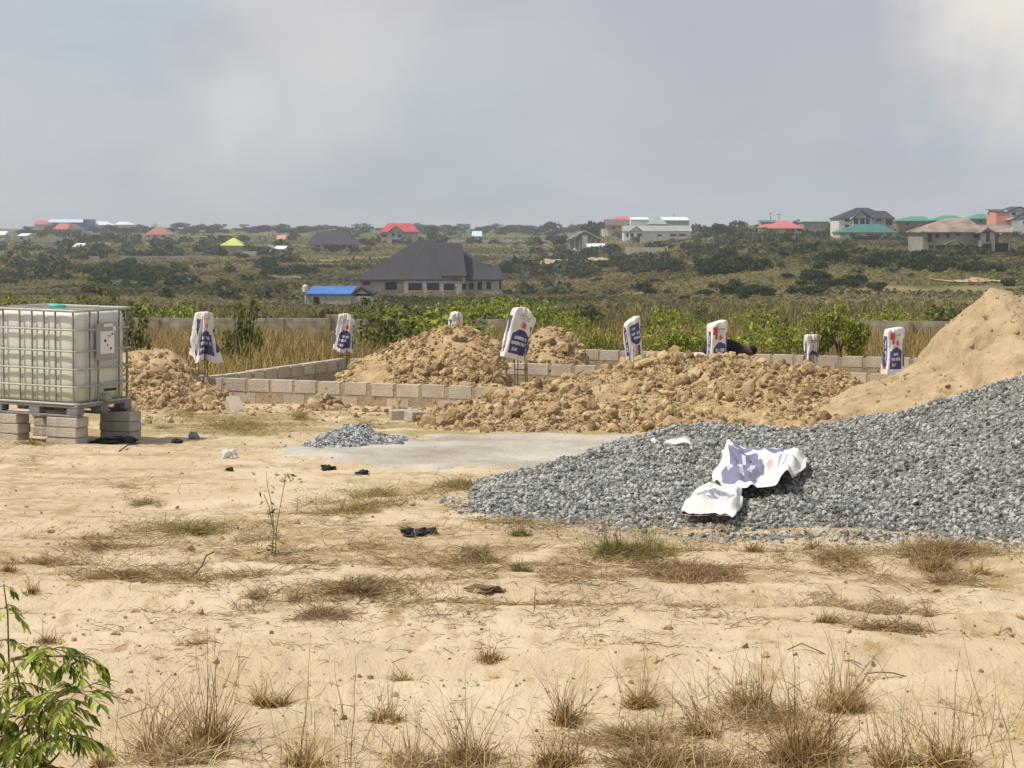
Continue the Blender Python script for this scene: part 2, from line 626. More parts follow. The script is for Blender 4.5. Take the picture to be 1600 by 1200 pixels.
def ground_mat():
    m = bpy.data.materials.new('sandy_ground')
    m.use_nodes = True
    n, l = m.node_tree.nodes, m.node_tree.links
    bs = n['Principled BSDF']
    bs.inputs['Roughness'].default_value = 0.97
    bs.inputs['Specular IOR Level'].default_value = 0.08
    t = n.new('ShaderNodeTexCoord')

    def noise(scale, detail=6, stretch=(1, 1, 1), rough=.6, loc=(0, 0, 0)):
        mm = n.new('ShaderNodeMapping')
        mm.inputs['Scale'].default_value = stretch
        mm.inputs['Location'].default_value = loc
        l.new(t.outputs['Object'], mm.inputs['Vector'])
        x = n.new('ShaderNodeTexNoise')
        x.inputs['Scale'].default_value = scale
        x.inputs['Detail'].default_value = detail
        x.inputs['Roughness'].default_value = rough
        l.new(mm.outputs['Vector'], x.inputs['Vector'])
        return x.outputs['Fac']

    def rng(v, a, b, lo=0.0, hi=1.0):
        r = n.new('ShaderNodeMapRange')
        r.interpolation_type = 'SMOOTHSTEP'
        for k, q in (('From Min', a), ('From Max', b), ('To Min', lo), ('To Max', hi)):
            r.inputs[k].default_value = q
        l.new(v, r.inputs['Value'])
        return r.outputs[0]

    def mul(a, b):
        q = n.new('ShaderNodeMath')
        q.operation = 'MULTIPLY'
        l.new(a, q.inputs[0])
        if isinstance(b, float):
            q.inputs[1].default_value = b
        else:
            l.new(b, q.inputs[1])
        return q.outputs[0]

    def mix(f, a, b):
        q = n.new('ShaderNodeMix')
        q.data_type = 'RGBA'
        l.new(f, q.inputs['Factor'])
        for v, i in ((a, 6), (b, 7)):
            if isinstance(v, tuple):
                q.inputs[i].default_value = v + (1,)
            else:
                l.new(v, q.inputs[i])
        return q.outputs[2]

    sx = n.new('ShaderNodeSeparateXYZ')
    l.new(t.outputs['Object'], sx.inputs[0])
    Y = sx.outputs['Y']
    sand = mix(rng(noise(.7, 7), .35, .65), (.525, .41, .265), (.60, .49, .34))
    sand = mix(rng(noise(5, 8, (1, .35, 1)), .52, .72), sand, (.40, .275, .145))
    # worn, litter-strewn bands in the middle distance
    band = mul(rng(Y, 8.2, 10.5), rng(Y, 27, 21))
    litter = mul(mul(rng(noise(.55, 8, (.6, 1.6, 1), loc=(4, 2, 0)), .42, .58), rng(noise(7, 8, (.7, 1.5, 1)), .38, .6)), band)
    sand = mix(mul(litter, .9), sand, (.34, .24, .12))
    # olive grass left of the foundation
    gr = mul(mul(rng(Y, 20.5, 23.5), rng(Y, 33, 28)), rng(noise(.8, 7, loc=(9, 9, 0)), .40, .55))
    sand = mix(mul(gr, .75), sand, (.27, .22, .085))
    sx2 = rng(Y, 31, 38)
    far = mix(rng(noise(.012, 8, (.6, 1, 1)), .42, .60), (.070, .084, .026), (.24, .19, .09))
    far = mix(rng(noise(.09, 8), .45, .65), far, (.105, .105, .042))
    far = mix(rng(noise(.018, 8, (.35, 1, 1), loc=(40, 12, 0)), .60, .68), far, (.20, .14, .075))
    near_scrub = mix(rng(noise(.2, 8), .42, .6), (.30, .22, .09), (.19, .17, .06))
    scrub = mix(rng(Y, 80, 110), near_scrub, far)
    l.new(mix(sx2, sand, scrub), bs.inputs['Base Color'])
    b1 = n.new('ShaderNodeBump')
    b1.inputs['Strength'].default_value = .55
    b1.inputs['Distance'].default_value = .05
    l.new(noise(9, 8, (1, .6, 1), .65), b1.inputs['Height'])
    b2 = n.new('ShaderNodeBump')
    b2.inputs['Strength'].default_value = .5
    b2.inputs['Distance'].default_value = .015
    l.new(noise(60, 6), b2.inputs['Height'])
    l.new(b1.outputs['Normal'], b2.inputs['Normal'])
    l.new(b2.outputs['Normal'], bs.inputs['Normal'])
    return m


# ------------------------------------------------------------------ ground: one sheet to the horizon
def relief(x, y):
    """small bumps and wheel ruts of the near sand"""
    near = (1 - sstep((y - 45) / 40)) * sstep((y + 5) / 8)
    h = .065 * fbm(x * .35, y * .5, 3, 4) + .034 * fbm(x * 2.2, y * 3.2, 5, 3) + .02 * fbm(x * 9, y * 12, 8, 2)
    rut = 0
    for y0, sl, w in ((9.35, .03, .22), (10.9, .015, .25), (7.7, .05, .2)):
        d = (y - y0 - sl * x - .35 * fbm(x * .3, y * 0 + y0, 9, 2)) / w
        rut = rut - .055 * np.exp(-d * d) + .022 * np.exp(-(np.abs(d) - 1.7) ** 2 * 2)
    big = 1.0 * fbm(x / 60, y / 60, 21, 3) * sstep((y - 110) / 100)
    return near * (h + rut) + big * .6


_g0 = ground_z


def ground_z(x, y):                                   # noqa: the final ground, bumps included
    return _g0(x, y) + relief(np.asarray(x, float), np.asarray(y, float))


ys = np.concatenate([np.linspace(-40, 5, 30), np.linspace(5.1, 12, 190), np.linspace(12.06, 36, 240),
                     np.linspace(36.4, 100, 80), np.geomspace(102, 9000, 150)])
ts = np.concatenate([np.linspace(-3, -.36, 24), np.linspace(-.35, .35, 420), np.linspace(.36, 3, 24)])
TT, YY = np.meshgrid(ts, ys)
XX = TT * np.maximum(YY, 4.0) * np.where(YY < 4, 1 + (4 - YY) * .15, 1)
ZZ = ground_z(XX, YY)
nr, nc = XX.shape
ii = np.arange(nr * nc).reshape(nr, nc)
mb = MB()
mb.add(np.stack([XX, YY, ZZ], -1).reshape(-1, 3),
       np.stack([ii[:-1, :-1], ii[:-1, 1:], ii[1:, 1:], ii[1:, :-1]], -1).reshape(-1, 4))
tag(mb.build('ground', ground_mat(), smooth=True), kind='structure')

# ------------------------------------------------------------------ scatter kits
_t = (1 + 5 ** .5) / 2
ICO = np.array([(-1, _t, 0), (1, _t, 0), (-1, -_t, 0), (1, -_t, 0), (0, -1, _t), (0, 1, _t), (0, -1, -_t), (0, 1, -_t),
                (_t, 0, -1), (_t, 0, 1), (-_t, 0, -1), (-_t, 0, 1)], float)
ICO /= np.linalg.norm(ICO[0])
ICOF = np.array([(0, 11, 5), (0, 5, 1), (0, 1, 7), (0, 7, 10), (0, 10, 11), (1, 5, 9), (5, 11, 4), (11, 10, 2), (10, 7, 6),
                 (7, 1, 8), (3, 9, 4), (3, 4, 2), (3, 2, 6), (3, 6, 8), (3, 8, 9), (4, 9, 5), (2, 4, 11), (6, 2, 10),
                 (8, 6, 7), (9, 8, 1)])


def subdiv(V, Fa):
    V = [tuple(v) for v in V]
    mid = {}
    out = []

    def mp_(a, b):
        k = (min(a, b), max(a, b))
        if k not in mid:
            q = (np.array(V[a]) + np.array(V[b])) / 2
            V.append(tuple(q / np.linalg.norm(q)))
            mid[k] = len(V) - 1
        return mid[k]
    for a, b, c_ in Fa:
        x, y, z = mp_(a, b), mp_(b, c_), mp_(c_, a)
        out += [(a, x, z), (x, b, y), (z, y, c_), (x, y, z)]
    return np.array(V), np.array(out)


ICO2, ICOF2 = subdiv(ICO, ICOF)


def rand_rot(n):
    q = RNG.normal(size=(n, 4))
    q /= np.linalg.norm(q, axis=1)[:, None]
    w, x, y, z = q.T
    return np.stack([1 - 2 * (y * y + z * z), 2 * (x * y - z * w), 2 * (x * z + y * w),
                     2 * (x * y + z * w), 1 - 2 * (x * x + z * z), 2 * (y * z - x * w),
                     2 * (x * z - y * w), 2 * (y * z + x * w), 1 - 2 * (x * x + y * y)], -1).reshape(-1, 3, 3)


def rocks(pos, size, flat=.75, jit=.28, fine=False):
    """angular stones of given positions and radii -> verts, faces"""
    base, bf = (ICO2, ICOF2) if fine else (ICO, ICOF)
    n, k = len(pos), len(base)
    if fine:
        lob = RNG.normal(size=(n, 5, 3))
        lob /= np.linalg.norm(lob, axis=2)[:, :, None]
        d = np.einsum('kj,nlj->nkl', base, lob)
        rad = 1.12 - np.maximum(d - RNG.uniform(.25, .65, (n, 1, 5)), 0).sum(2) * 1.15
        rad = rad * (1 + jit * .6 * RNG.normal(size=(n, k)))
    else:
        rad = 1 + jit * RNG.normal(size=(n, k))
    V = base[None] * np.clip(rad, .5, 1.5)[:, :, None]
    V = V * np.stack([RNG.uniform(.8, 1.3, n), RNG.uniform(.75, 1.1, n), RNG.uniform(.5, 1.0, n) * flat / .75], -1)[:, None, :]
    V = np.einsum('nij,nkj->nki', rand_rot(n), V)
    V = V * np.asarray(size)[:, None, None] + np.asarray(pos)[:, None, :]
    Fa = (bf[None] + (np.arange(n) * k)[:, None, None]).reshape(-1, 3)
    return V.reshape(-1, 3), Fa


def blades(base, direc, length, width, bend=.35):
    """tapering, arched grass blades"""
    n = len(base)
    d = direc / np.linalg.norm(direc, axis=1)[:, None]
    side = np.cross(d, RNG.normal(size=(n, 3)))
    side /= np.linalg.norm(side, axis=1)[:, None] + 1e-9
    out = d * np.array([1, 1, 0])
    L = np.asarray(length)[:, None]
    W = np.asarray(width)[:, None]
    m1 = base + d * L * .5 + out * L * bend * .12
    tip = base + d * L * .95 + out * L * bend * .55 - np.array([0, 0, 1]) * L * bend * .25
    V = np.stack([base - side * W, base + side * W, m1 + side * W * .8, m1 - side * W * .8, tip], 1)
    o = (np.arange(n) * 5)[:, None]
    return V.reshape(-1, 3), o + np.array([[0, 1, 2, 3]]), o + np.array([[3, 2, 4]])


def leaves(pos, size, up=.3, long=1.6):
    """folded diamond leaves"""
    n = len(pos)
    nrm = RNG.normal(size=(n, 3)) + np.array([0, 0, up])
    nrm /= np.linalg.norm(nrm, axis=1)[:, None]
    a = np.cross(nrm, RNG.normal(size=(n, 3)))
    a /= np.linalg.norm(a, axis=1)[:, None] + 1e-9
    b = np.cross(nrm, a)
    s = np.asarray(size)[:, None]
    V = np.stack([pos - a * s * long * .5, pos + b * s * .42 + nrm * s * .1, pos + a * s * long * .5, pos - b * s * .42 + nrm * s * .1], 1)
    return V.reshape(-1, 3), (np.arange(n) * 4)[:, None] + np.array([[0, 1, 2, 3]])

# ------------------------------------------------------------------ heaps
class Heap:
    """a mound traced along its crest: rows of (photo x, photo y of the crest, Y of crest, Y of front foot, Y of back foot)"""

    def __init__(s, rows, noise=.06, nfreq=1.6, power=1.35, seed=0, ripple=0.0):
        w = []
        for px, py, Yr, Yf, Yb in rows:
            if Yf > 60:                       # given as the photo row of the foot
                Yf = G(px, Yf).y
            p = P(px, py, Yr)
            w.append((p.x, p.z, Yr, Yf, Yb))
        w = np.array(w)
        s.w = w[np.argsort(w[:, 0])]
        s.noise, s.nfreq, s.power, s.seed, s.ripple = noise, nfreq, power, seed, ripple

    def parts(s, x, y):
        w = s.w
        Yr = np.interp(x, w[:, 0], w[:, 2])
        Yf = np.interp(x, w[:, 0], w[:, 3])
        Yb = np.interp(x, w[:, 0], w[:, 4])
        zr = np.interp(x, w[:, 0], w[:, 1])
        H = np.maximum(zr - ground_z(x, Yr), 0)
        t = np.where(y < Yr, (y - Yf) / np.maximum(Yr - Yf, .01), (Yb - y) / np.maximum(Yb - Yr, .01))
        t = np.clip(t, 0, 1)
        edge = sstep((x - w[0, 0]) / .3) * sstep((w[-1, 0] - x) / .3)
        return H * edge, 1 - (1 - t) ** s.power

    def z(s, x, y):
        x = np.asarray(x, float)
        y = np.asarray(y, float)
        H, p = s.parts(x, y)
        hh = H * p
        nz = s.noise * fbm(x * s.nfreq, y * s.nfreq, s.seed, 6, .58) * 1.6
        if s.ripple:
            q = fbm(x * 2.6, y * 2.2, s.seed + 5, 5, .6)
            nz = nz - s.ripple * np.maximum(0, q - .12) * 2.5
        return ground_z(x, y) + hh + nz * np.clip(hh / .18, 0, 1) - .012 * (hh < .004)

    def mesh(s, name, m, step=.04, parent=None):
        w = s.w
        xs = np.arange(w[0, 0], w[-1, 0] + step, step)
        yy = np.arange(w[:, 3].min() - .2, w[:, 4].max() + .2, step)
        X, Y = np.meshgrid(xs, yy)
        Z = s.z(X, Y)
        H, p = s.parts(X, Y)
        Z = np.where(H * p < .004, Z - .03, Z)
        i = np.arange(X.size).reshape(X.shape)
        b = MB()
        q = np.stack([i[:-1, :-1], i[:-1, 1:], i[1:, 1:], i[1:, :-1]], -1).reshape(-1, 4)
        hp = (H * p).ravel()
        q = q[(hp[q] > .001).any(1)]
        used = np.unique(q)
        rm = np.full(X.size, -1)
        rm[used] = np.arange(len(used))
        b.add(np.stack([X, Y, Z], -1).reshape(-1, 3)[used], rm[q])
        return b.build(name, m, parent, smooth=True)

    def scatter(s, n, hmin=.015, spread=.0):
        w = s.w
        out = []
        tot = 0
        while tot < n:
            x = RNG.uniform(w[0, 0], w[-1, 0], n)
            y = RNG.uniform(w[:, 3].min(), w[:, 4].max(), n)
            H, p = s.parts(x, y)
            k = H * p > hmin * RNG.uniform(.1, 1.5, n)
            q = np.stack([x, y, s.z(x, y)], -1)[k]
            out.append(q)
            tot += len(q)
        return np.concatenate(out)[:n]


def sizes(n, lo, hi, a=2.2):
    """many small, few big"""
    u = RNG.uniform(size=n)
    return (lo ** -a + u * (hi ** -a - lo ** -a)) ** (-1 / a)


def clod_heap(name, label, heap, bed, n, lo, hi, a=2.0, cat='soil heap', stones='clods', sm='clod', mask=None):
    base = heap.mesh(name, M[bed])
    tag(base, label, cat)
    p = heap.scatter(n)
    r = sizes(n, lo, hi, a)
    if mask is not None:
        k = mask(p)
        p, r = p[k], r[k]
    p[:, 2] += r * .25
    b = MB()
    small = r < (lo * 1.7)
    b.add(*rocks(p[small], r[small]))
    if (~small).any():
        b.add(*rocks(p[~small], r[~small], fine=True, jit=.1))
    tag(b.build(stones, M[sm], base), kind='stuff')
    return base


# grey gravel heap on the right
gravel = Heap([(640, 792, 14.9, 796, 15.2), (690, 781, 15.1, 799, 15.8), (735, 764, 15.4, 804, 16.4), (780, 748, 15.6, 811, 16.8), (840, 735, 16.0, 815, 17.5),
               (900, 720, 16.6, 818, 18.4), (950, 696, 17.2, 821, 19.8), (1000, 683, 17.8, 823, 20.8), (1050, 670, 18.0, 826, 21),
               (1110, 664, 18.0, 828, 21), (1160, 671, 17.8, 832, 20.6), (1260, 671, 17.2, 837, 20), (1310, 664, 17.0, 840, 20),
               (1370, 654, 16.6, 843, 20), (1430, 639, 16.4, 845, 20), (1500, 617, 16.0, 848, 20), (1560, 599, 15.8, 850, 20),
               (1600, 588, 15.7, 851, 20), (1680, 568, 15.7, 852, 20), (1760, 570, 15.7, 850, 20), (1850, 610, 15.7, 840, 19.5),
               (1960, 720, 15.7, 800, 18)], noise=.035, nfreq=2.0, power=1.25, seed=4)
g = gravel.mesh('gravel_heap', M['gravel_bed'])
tag(g, 'large heap of grey crushed stone with two cement bags lying on it', 'gravel heap')
n = 64000
p = gravel.scatter(n, hmin=.006)
r = sizes(n, .007, .023, .5)
p[:, 2] += r * .45
b = MB()
b.add(*rocks(p, r, flat=.7, jit=.2))
# stray stones round the foot
n = 560
t_ = RNG.uniform(size=n)
px_ = 690 + 930 * t_
foot = np.interp(px_, [690, 780, 1000, 1200, 1600], [785, 812, 826, 836, 850]) + np.abs(RNG.normal(0, 8, n)) - 7
q = Gn(px_, foot)
b.add(*rocks(q + np.array([0, 0, .006]), RNG.uniform(.010, .024, n), jit=.2))
n = 5200
px_ = 690 + 930 * RNG.uniform(size=n)
foot = np.interp(px_, [690, 780, 1000, 1200, 1600], [785, 812, 826, 836, 850]) + RNG.normal(0, 9, n)
b.add(*rocks(Gn(px_, foot) + np.array([0, 0, .002]), RNG.uniform(.003, .009, n), jit=.2))
tag(b.build('crushed_stone', M['gravel'], g), kind='stuff')


# small gravel heap by the screed
sg = Heap([(462, 702, 21.0, 703, 21.6), (485, 692, 21.2, 703, 21.9), (512, 680, 21.4, 703, 22.3), (540, 669, 21.5, 703, 22.5),
           (570, 671, 21.5, 702, 22.5), (600, 685, 21.4, 701, 22.2), (635, 691, 21.3, 700, 22.0), (662, 698, 21.2, 700, 21.6)],
          noise=.03, nfreq=3, seed=9)
g2 = sg.mesh('gravel_heap', M['gravel_bed'], .04)
tag(g2, 'small low heap of bluish grey gravel left of the screed', 'gravel heap')
n = 4200
p = sg.scatter(n, hmin=.01)
r = RNG.uniform(.012, .028, n)
p[:, 2] += r * .4
b = MB().add(*rocks(p, r, jit=.2))
q = Gn(RNG.normal(560, 70, 160), RNG.normal(700, 6, 160))
b.add(*rocks(q, RNG.uniform(.012, .026, 160), jit=.2))
tag(b.build('crushed_stone', M['gravel_blue'], g2), kind='stuff')

# long heap of dug-out clods in front of the foundation
h3 = Heap([(640, 655, 26.5, 662, 27), (680, 640, 26.8, 672, 28), (740, 624, 27.4, 676, 29), (800, 612, 27.8, 676, 29.6),
           (850, 599, 28.0, 676, 29.6), (900, 585, 28.2, 676, 29.6), (950, 570, 28.2, 677, 29.6), (1000, 566, 28.2, 678, 30), (1060, 564, 28.2, 680, 30.5),
           (1120, 563, 28.2, 681, 30.5), (1180, 567, 28.1, 682, 30.5), (1240, 575, 27.9, 682, 30.5), (1290, 582, 27.7, 680, 30),
           (1330, 592, 27.5, 676, 29.5), (1390, 625, 27, 668, 28.5)], noise=.13, nfreq=1.3, seed=13)
bare = lambda q: fbm(q[:, 0] * .8, q[:, 1] * .8, 88, 3) < RNG.uniform(-.40, .48, len(q))      # noqa: smooth spots between the clods
clod_heap('soil_heap', 'long low heap of yellow-brown clods in front of the foundation', h3, 'soil', 34000, .012, .13, 1.95, mask=bare)

h1 = Heap([(505, 596, 33.6, 33.0, 34), (530, 588, 33.8, 32.6, 35), (560, 575, 34.2, 32.4, 36), (600, 549, 34.3, 32.3, 36.3), (640, 531, 34.3, 32.2, 36.4),
           (690, 518, 34.3, 31.9, 36.4), (715, 513, 34.2, 31.8, 36.4), (740, 514, 34.1, 31.7, 36.3), (765, 529, 34.0, 31.6, 36.1), (785, 552, 33.8, 31.5, 35.8),
           (802, 585, 33.4, 31.5, 35), (812, 600, 33, 32, 34)], noise=.12, nfreq=1.5, seed=23)
clod_heap('soil_heap', 'steep heap of brown clods inside the foundation behind its front wall', h1, 'soil', 13000, .016, .13, 2.0, mask=bare)

h2 = Heap([(790, 568, 38.6, 38.2, 39), (805, 545, 38.7, 37.8, 39.5), (822, 524, 38.8, 37.6, 40), (845, 515, 38.8, 37.5, 40), (872, 515, 38.8, 37.5, 40),
           (890, 526, 38.7, 37.5, 40), (910, 546, 38.6, 37.6, 39.8), (932, 572, 38.4, 37.9, 39)], noise=.10, nfreq=1.3, seed=31)
clod_heap('sand_heap', 'pale sandy heap with a dark broken side behind the cross wall', h2, 'sand_pale', 2600, .022, .14, 2.4, 'sand heap',
          mask=lambda q: (q[:, 0] / q[:, 1] * F + 800 > 872) | (RNG.uniform(size=len(q)) < .18))

h7 = Heap([(150, 585, 32, 30.5, 35), (180, 560, 32.3, 30, 35.5), (220, 551, 32.5, 29.6, 36), (260, 553, 32.5, 29.5, 36), (285, 562, 32.5, 29.5, 35.5),
           (305, 590, 31.8, 29.6, 34), (335, 612, 31, 29.6, 33), (365, 634, 30.6, 29.8, 31.4)], noise=.13, nfreq=1.2, seed=37)
clod_heap('soil_heap', 'sandy soil heap with clods beside the tank and the foundation corner', h7, 'sand_pale', 5200, .018, .13, 2.3,
          mask=lambda q: (q[:, 2] < ground_z(q[:, 0], q[:, 1]) + .68) | (RNG.uniform(size=len(q)) < .12))

h8 = Heap([(455, 650, 30, 29.5, 30.5), (480, 634, 30.3, 29.3, 31), (498, 624, 30.5, 29.3, 31.2), (520, 634, 30.5, 29.3, 31.2), (560, 642, 30.4, 29.4, 31),
           (610, 645, 30.2, 29.3, 30.8), (650, 650, 30, 29.5, 30.5)], noise=.08, nfreq=2.0, seed=41)
clod_heap('soil_heap', 'small ridge of crumbled soil along the front foundation wall', h8, 'soil', 2200, .016, .11, 2.4)

# fine sand pile on the far right
h4 = Heap([(1140, 676, 22.6, 22.2, 23.4), (1200, 664, 23.2, 21.8, 24.6), (1260, 646, 24, 21, 26), (1320, 618, 24.5, 20.5, 27), (1370, 599, 24.5, 20, 28),
           (1405, 587, 24.5, 20, 28), (1440, 567, 24.5, 20, 28), (1460, 552, 24.5, 20, 28), (1468, 538, 24.5, 20, 28), (1471, 530, 24.5, 20, 28), (1474, 508, 24.5, 20, 28), (1485, 497, 24.5, 20, 28.3),
           (1505, 482, 24.5, 20, 28.5), (1530, 468, 24.5, 20, 28.5), (1541, 458, 24.5, 20, 28.5), (1548, 452, 24.5, 20, 28.5), (1575, 455, 24.5, 20, 28.5), (1600, 449, 24.5, 20, 28.5),
           (1680, 446, 24.5, 20, 28.5), (1760, 470, 24.5, 20, 28.5), (1880, 560, 24.5, 20.5, 28), (1990, 650, 24.5, 22, 27)],
          noise=.075, nfreq=1.6, power=1.2, seed=55, ripple=.20)
sp = h4.mesh('sand_pile', M['sand_pile'], .035)
tag(sp, 'tall smooth pile of fine tan sand behind the gravel heap', 'sand pile')

n = 2600
p = h4.scatter(n)
r = sizes(n, .008, .055, 2.2)
p[:, 2] += r * .1
tag(MB().add(*rocks(p, r, jit=.2)).build('sand_lumps', M['sand_pile'], sp), kind='stuff')

# ------------------------------------------------------------------ cement screed on the ground
out = [(455, 705), (520, 700), (620, 688), (660, 684), (800, 681), (960, 680), (1020, 684), (1000, 700), (960, 712), (900, 722), (840, 732), (700, 731), (580, 726), (490, 716)]
poly = np.array([tuple(G(*q_))[:2] for q_ in out])
gx_ = np.arange(poly[:, 0].min() - .6, poly[:, 0].max() + .6, .05)
gy_ = np.arange(poly[:, 1].min() - .6, poly[:, 1].max() + .6, .05)
X, Y = np.meshgrid(gx_, gy_)
Xn = X + .9 * fbm(X * 1.1, Y * 1.1, 77, 5, .6)
Yn = Y + .7 * fbm(X * 1.1 + 9, Y * 1.1, 78, 5, .6)
ins = np.zeros(X.shape, bool)
for (x0, y0), (x1, y1) in zip(poly, np.roll(poly, -1, 0)):
    c_ = (y0 > Yn) != (y1 > Yn)
    ins ^= c_ & (Xn < (x1 - x0) * (Yn - y0) / (y1 - y0 + 1e-12) + x0)
bl = ins.astype(float)
for _ in range(5):                                     # soften the rim
    p_ = np.pad(bl, 1, mode='edge')
    bl = (p_[:-2, 1:-1] + p_[2:, 1:-1] + p_[1:-1, :-2] + p_[1:-1, 2:] + p_[1:-1, 1:-1]) / 5
Z = ground_z(X, Y) - .012 + .034 * sstep((bl - .15) / .7) + .006 * fbm(X * 3, Y * 3, 12, 4)
ii = np.arange(X.size).reshape(X.shape)
q_ = np.stack([ii[:-1, :-1], ii[:-1, 1:], ii[1:, 1:], ii[1:, :-1]], -1).reshape(-1, 4)
q_ = q_[(bl.ravel()[q_] > .08).all(1)]
used = np.unique(q_)
rm = np.full(X.size, -1)
rm[used] = np.arange(len(used))
mb = MB().add(np.stack([X, Y, Z], -1).reshape(-1, 3)[used], rm[q_])
tag(mb.build('cement_screed', M['slab'], smooth=True), 'thin pale grey cement screed spread on the sand', 'screed')

# ------------------------------------------------------------------ foundation
FA = R(22.5)
U = Vector((math.cos(FA), -math.sin(FA), 0))
W_ = Vector((math.sin(FA), math.cos(FA), 0))
FP = Vector((-5.30, 33.0, 0))
TOPZ = -.19
ROTF = Matrix.Rotation(-FA, 3, 'Z')


def fpos(a, b_, z=0.0):
    q = FP + U * a + W_ * b_
    return Vector((q.x, q.y, z))


def wall(label, a0, b0, a1, b1, low=1.15, top=TOPZ, thick=.15):
    """block wall of the foundation: mortar core with blocks set a little proud, one thing"""
    p0, p1 = fpos(a0, b0), fpos(a1, b1)
    L = (p1 - p0).length
    d = (p1 - p0).normalized()
    nrm = Vector((-d.y, d.x, 0))
    rot = Matrix((d, nrm, Vector((0, 0, 1)))).transposed()
    b = MB()
    mid = (p0 + p1) / 2
    b.box((mid.x, mid.y, top - low / 2 - .012), (L, thick - .012, low), rot, 1)
    rows = int(low / .245)
    for r_ in range(rows):
        x = -.02 + (.23 if r_ % 2 else 0)
        while x < L - .12:
            w = min(.40, L - x)
            if r_ == 0 or (x >= 0 and random.random() < .35):
                x0 = max(x, 0)
                c_ = p0 + d * (x0 + w / 2)
                jz = random.uniform(-.006, .006)
                b.box((c_.x, c_.y, top - .1 - r_ * .245 + jz + .012), (w, thick + random.uniform(-.002, .01), .205), rot, 0)
            x += .47 + random.uniform(-.025, .03)
    # mortar squeezed out over joints
    for k in range(int(L * 5)):
        x = random.uniform(0, L)
        c_ = p0 + d * x + nrm * random.choice((-1, 1)) * (thick / 2 + .004)
        rr = random.uniform(.02, .05)
        V_, F_ = rocks(np.array([[c_.x, c_.y, top - random.choice((.22, .24, .1)) + random.uniform(-.03, .03)]]), [rr], jit=.15)
        V_ = np.array(V_)
        cc = np.array(c_)
        V_[:, :2] = V_[:, :2] - np.outer((V_[:, :2] - cc[:2]) @ np.array(nrm)[:2], np.array(nrm)[:2]) * .75
        b.add(V_, F_, 1)
    o = b.build('foundation_wall', [M['block_light'], M['mortar']], origin=(p0.x, p0.y, top))
    bevel(o, .012)
    tag(o, label, 'foundation wall', 'block foundation walls')
    return o


wall('front foundation wall of pale blocks with smeared joints, left of the clod heap', -.02, 0, 12.2, 0)
wall('shaded left side foundation wall running back from the corner column', 0, .16, 0, 5.2)
wall('foundation cross wall behind the steep brown heap', .16, 5.2, 11.0, 5.2)
wall('rearmost foundation wall seen beyond the sandy heap', 3.4, 9.5, 13.0, 9.5)
wall('low foundation wall running back from the tilted bag on bare bars', 5.95, .16, 5.95, 5.04)
wall('short foundation wall between the narrow bag and the right hand bag', 10.9, 5.36, 10.9, 9.3)

# corner column cast at the left front corner
cc = fpos(-.12, -.08, TOPZ - .45)
mb = MB().box(cc, (.30, .30, 1.0), ROTF)
o = bevel(mb.build('corner_column', M['block'], origin=(cc.x, cc.y, TOPZ - .9)), .02, 2)
tag(o, 'rough concrete corner column at the left end of the front foundation wall', 'column')


def rebar(label, a, b_, h, lean=(0, 0)):
    """four bars tied with stirrups"""
    base = fpos(a, b_, TOPZ - .15)
    root = empty('rebar_column', base, label, 'rebar column', 'steel starter bars of the foundation columns')
    for sx in (-.09, .09):
        for sy in (-.05, .05):
            q = base + U * sx + W_ * sy
            t = q + Vector((lean[0] * h, lean[1] * h, h)) + Vector((random.uniform(-.02, .02), 0, random.uniform(-.05, .05)))
            MB().tube([q, q.lerp(t, .5) + Vector((random.uniform(-.01, .01), 0, 0)), t], .0085, 6).build('bar', M['rebar'], root, base)
    z = .22
    while z < h - .1:
        o_ = base + Vector((lean[0] * z, lean[1] * z, z))
        c4 = [o_ + U * sx * .1 + W_ * sy * .06 for sx, sy in ((-1, -1), (1, -1), (1, 1), (-1, 1), (-1, -1))]
        MB().tube(c4, .005, 5).build('stirrup', M['rebar'], root, base)
        z += .24
    return root


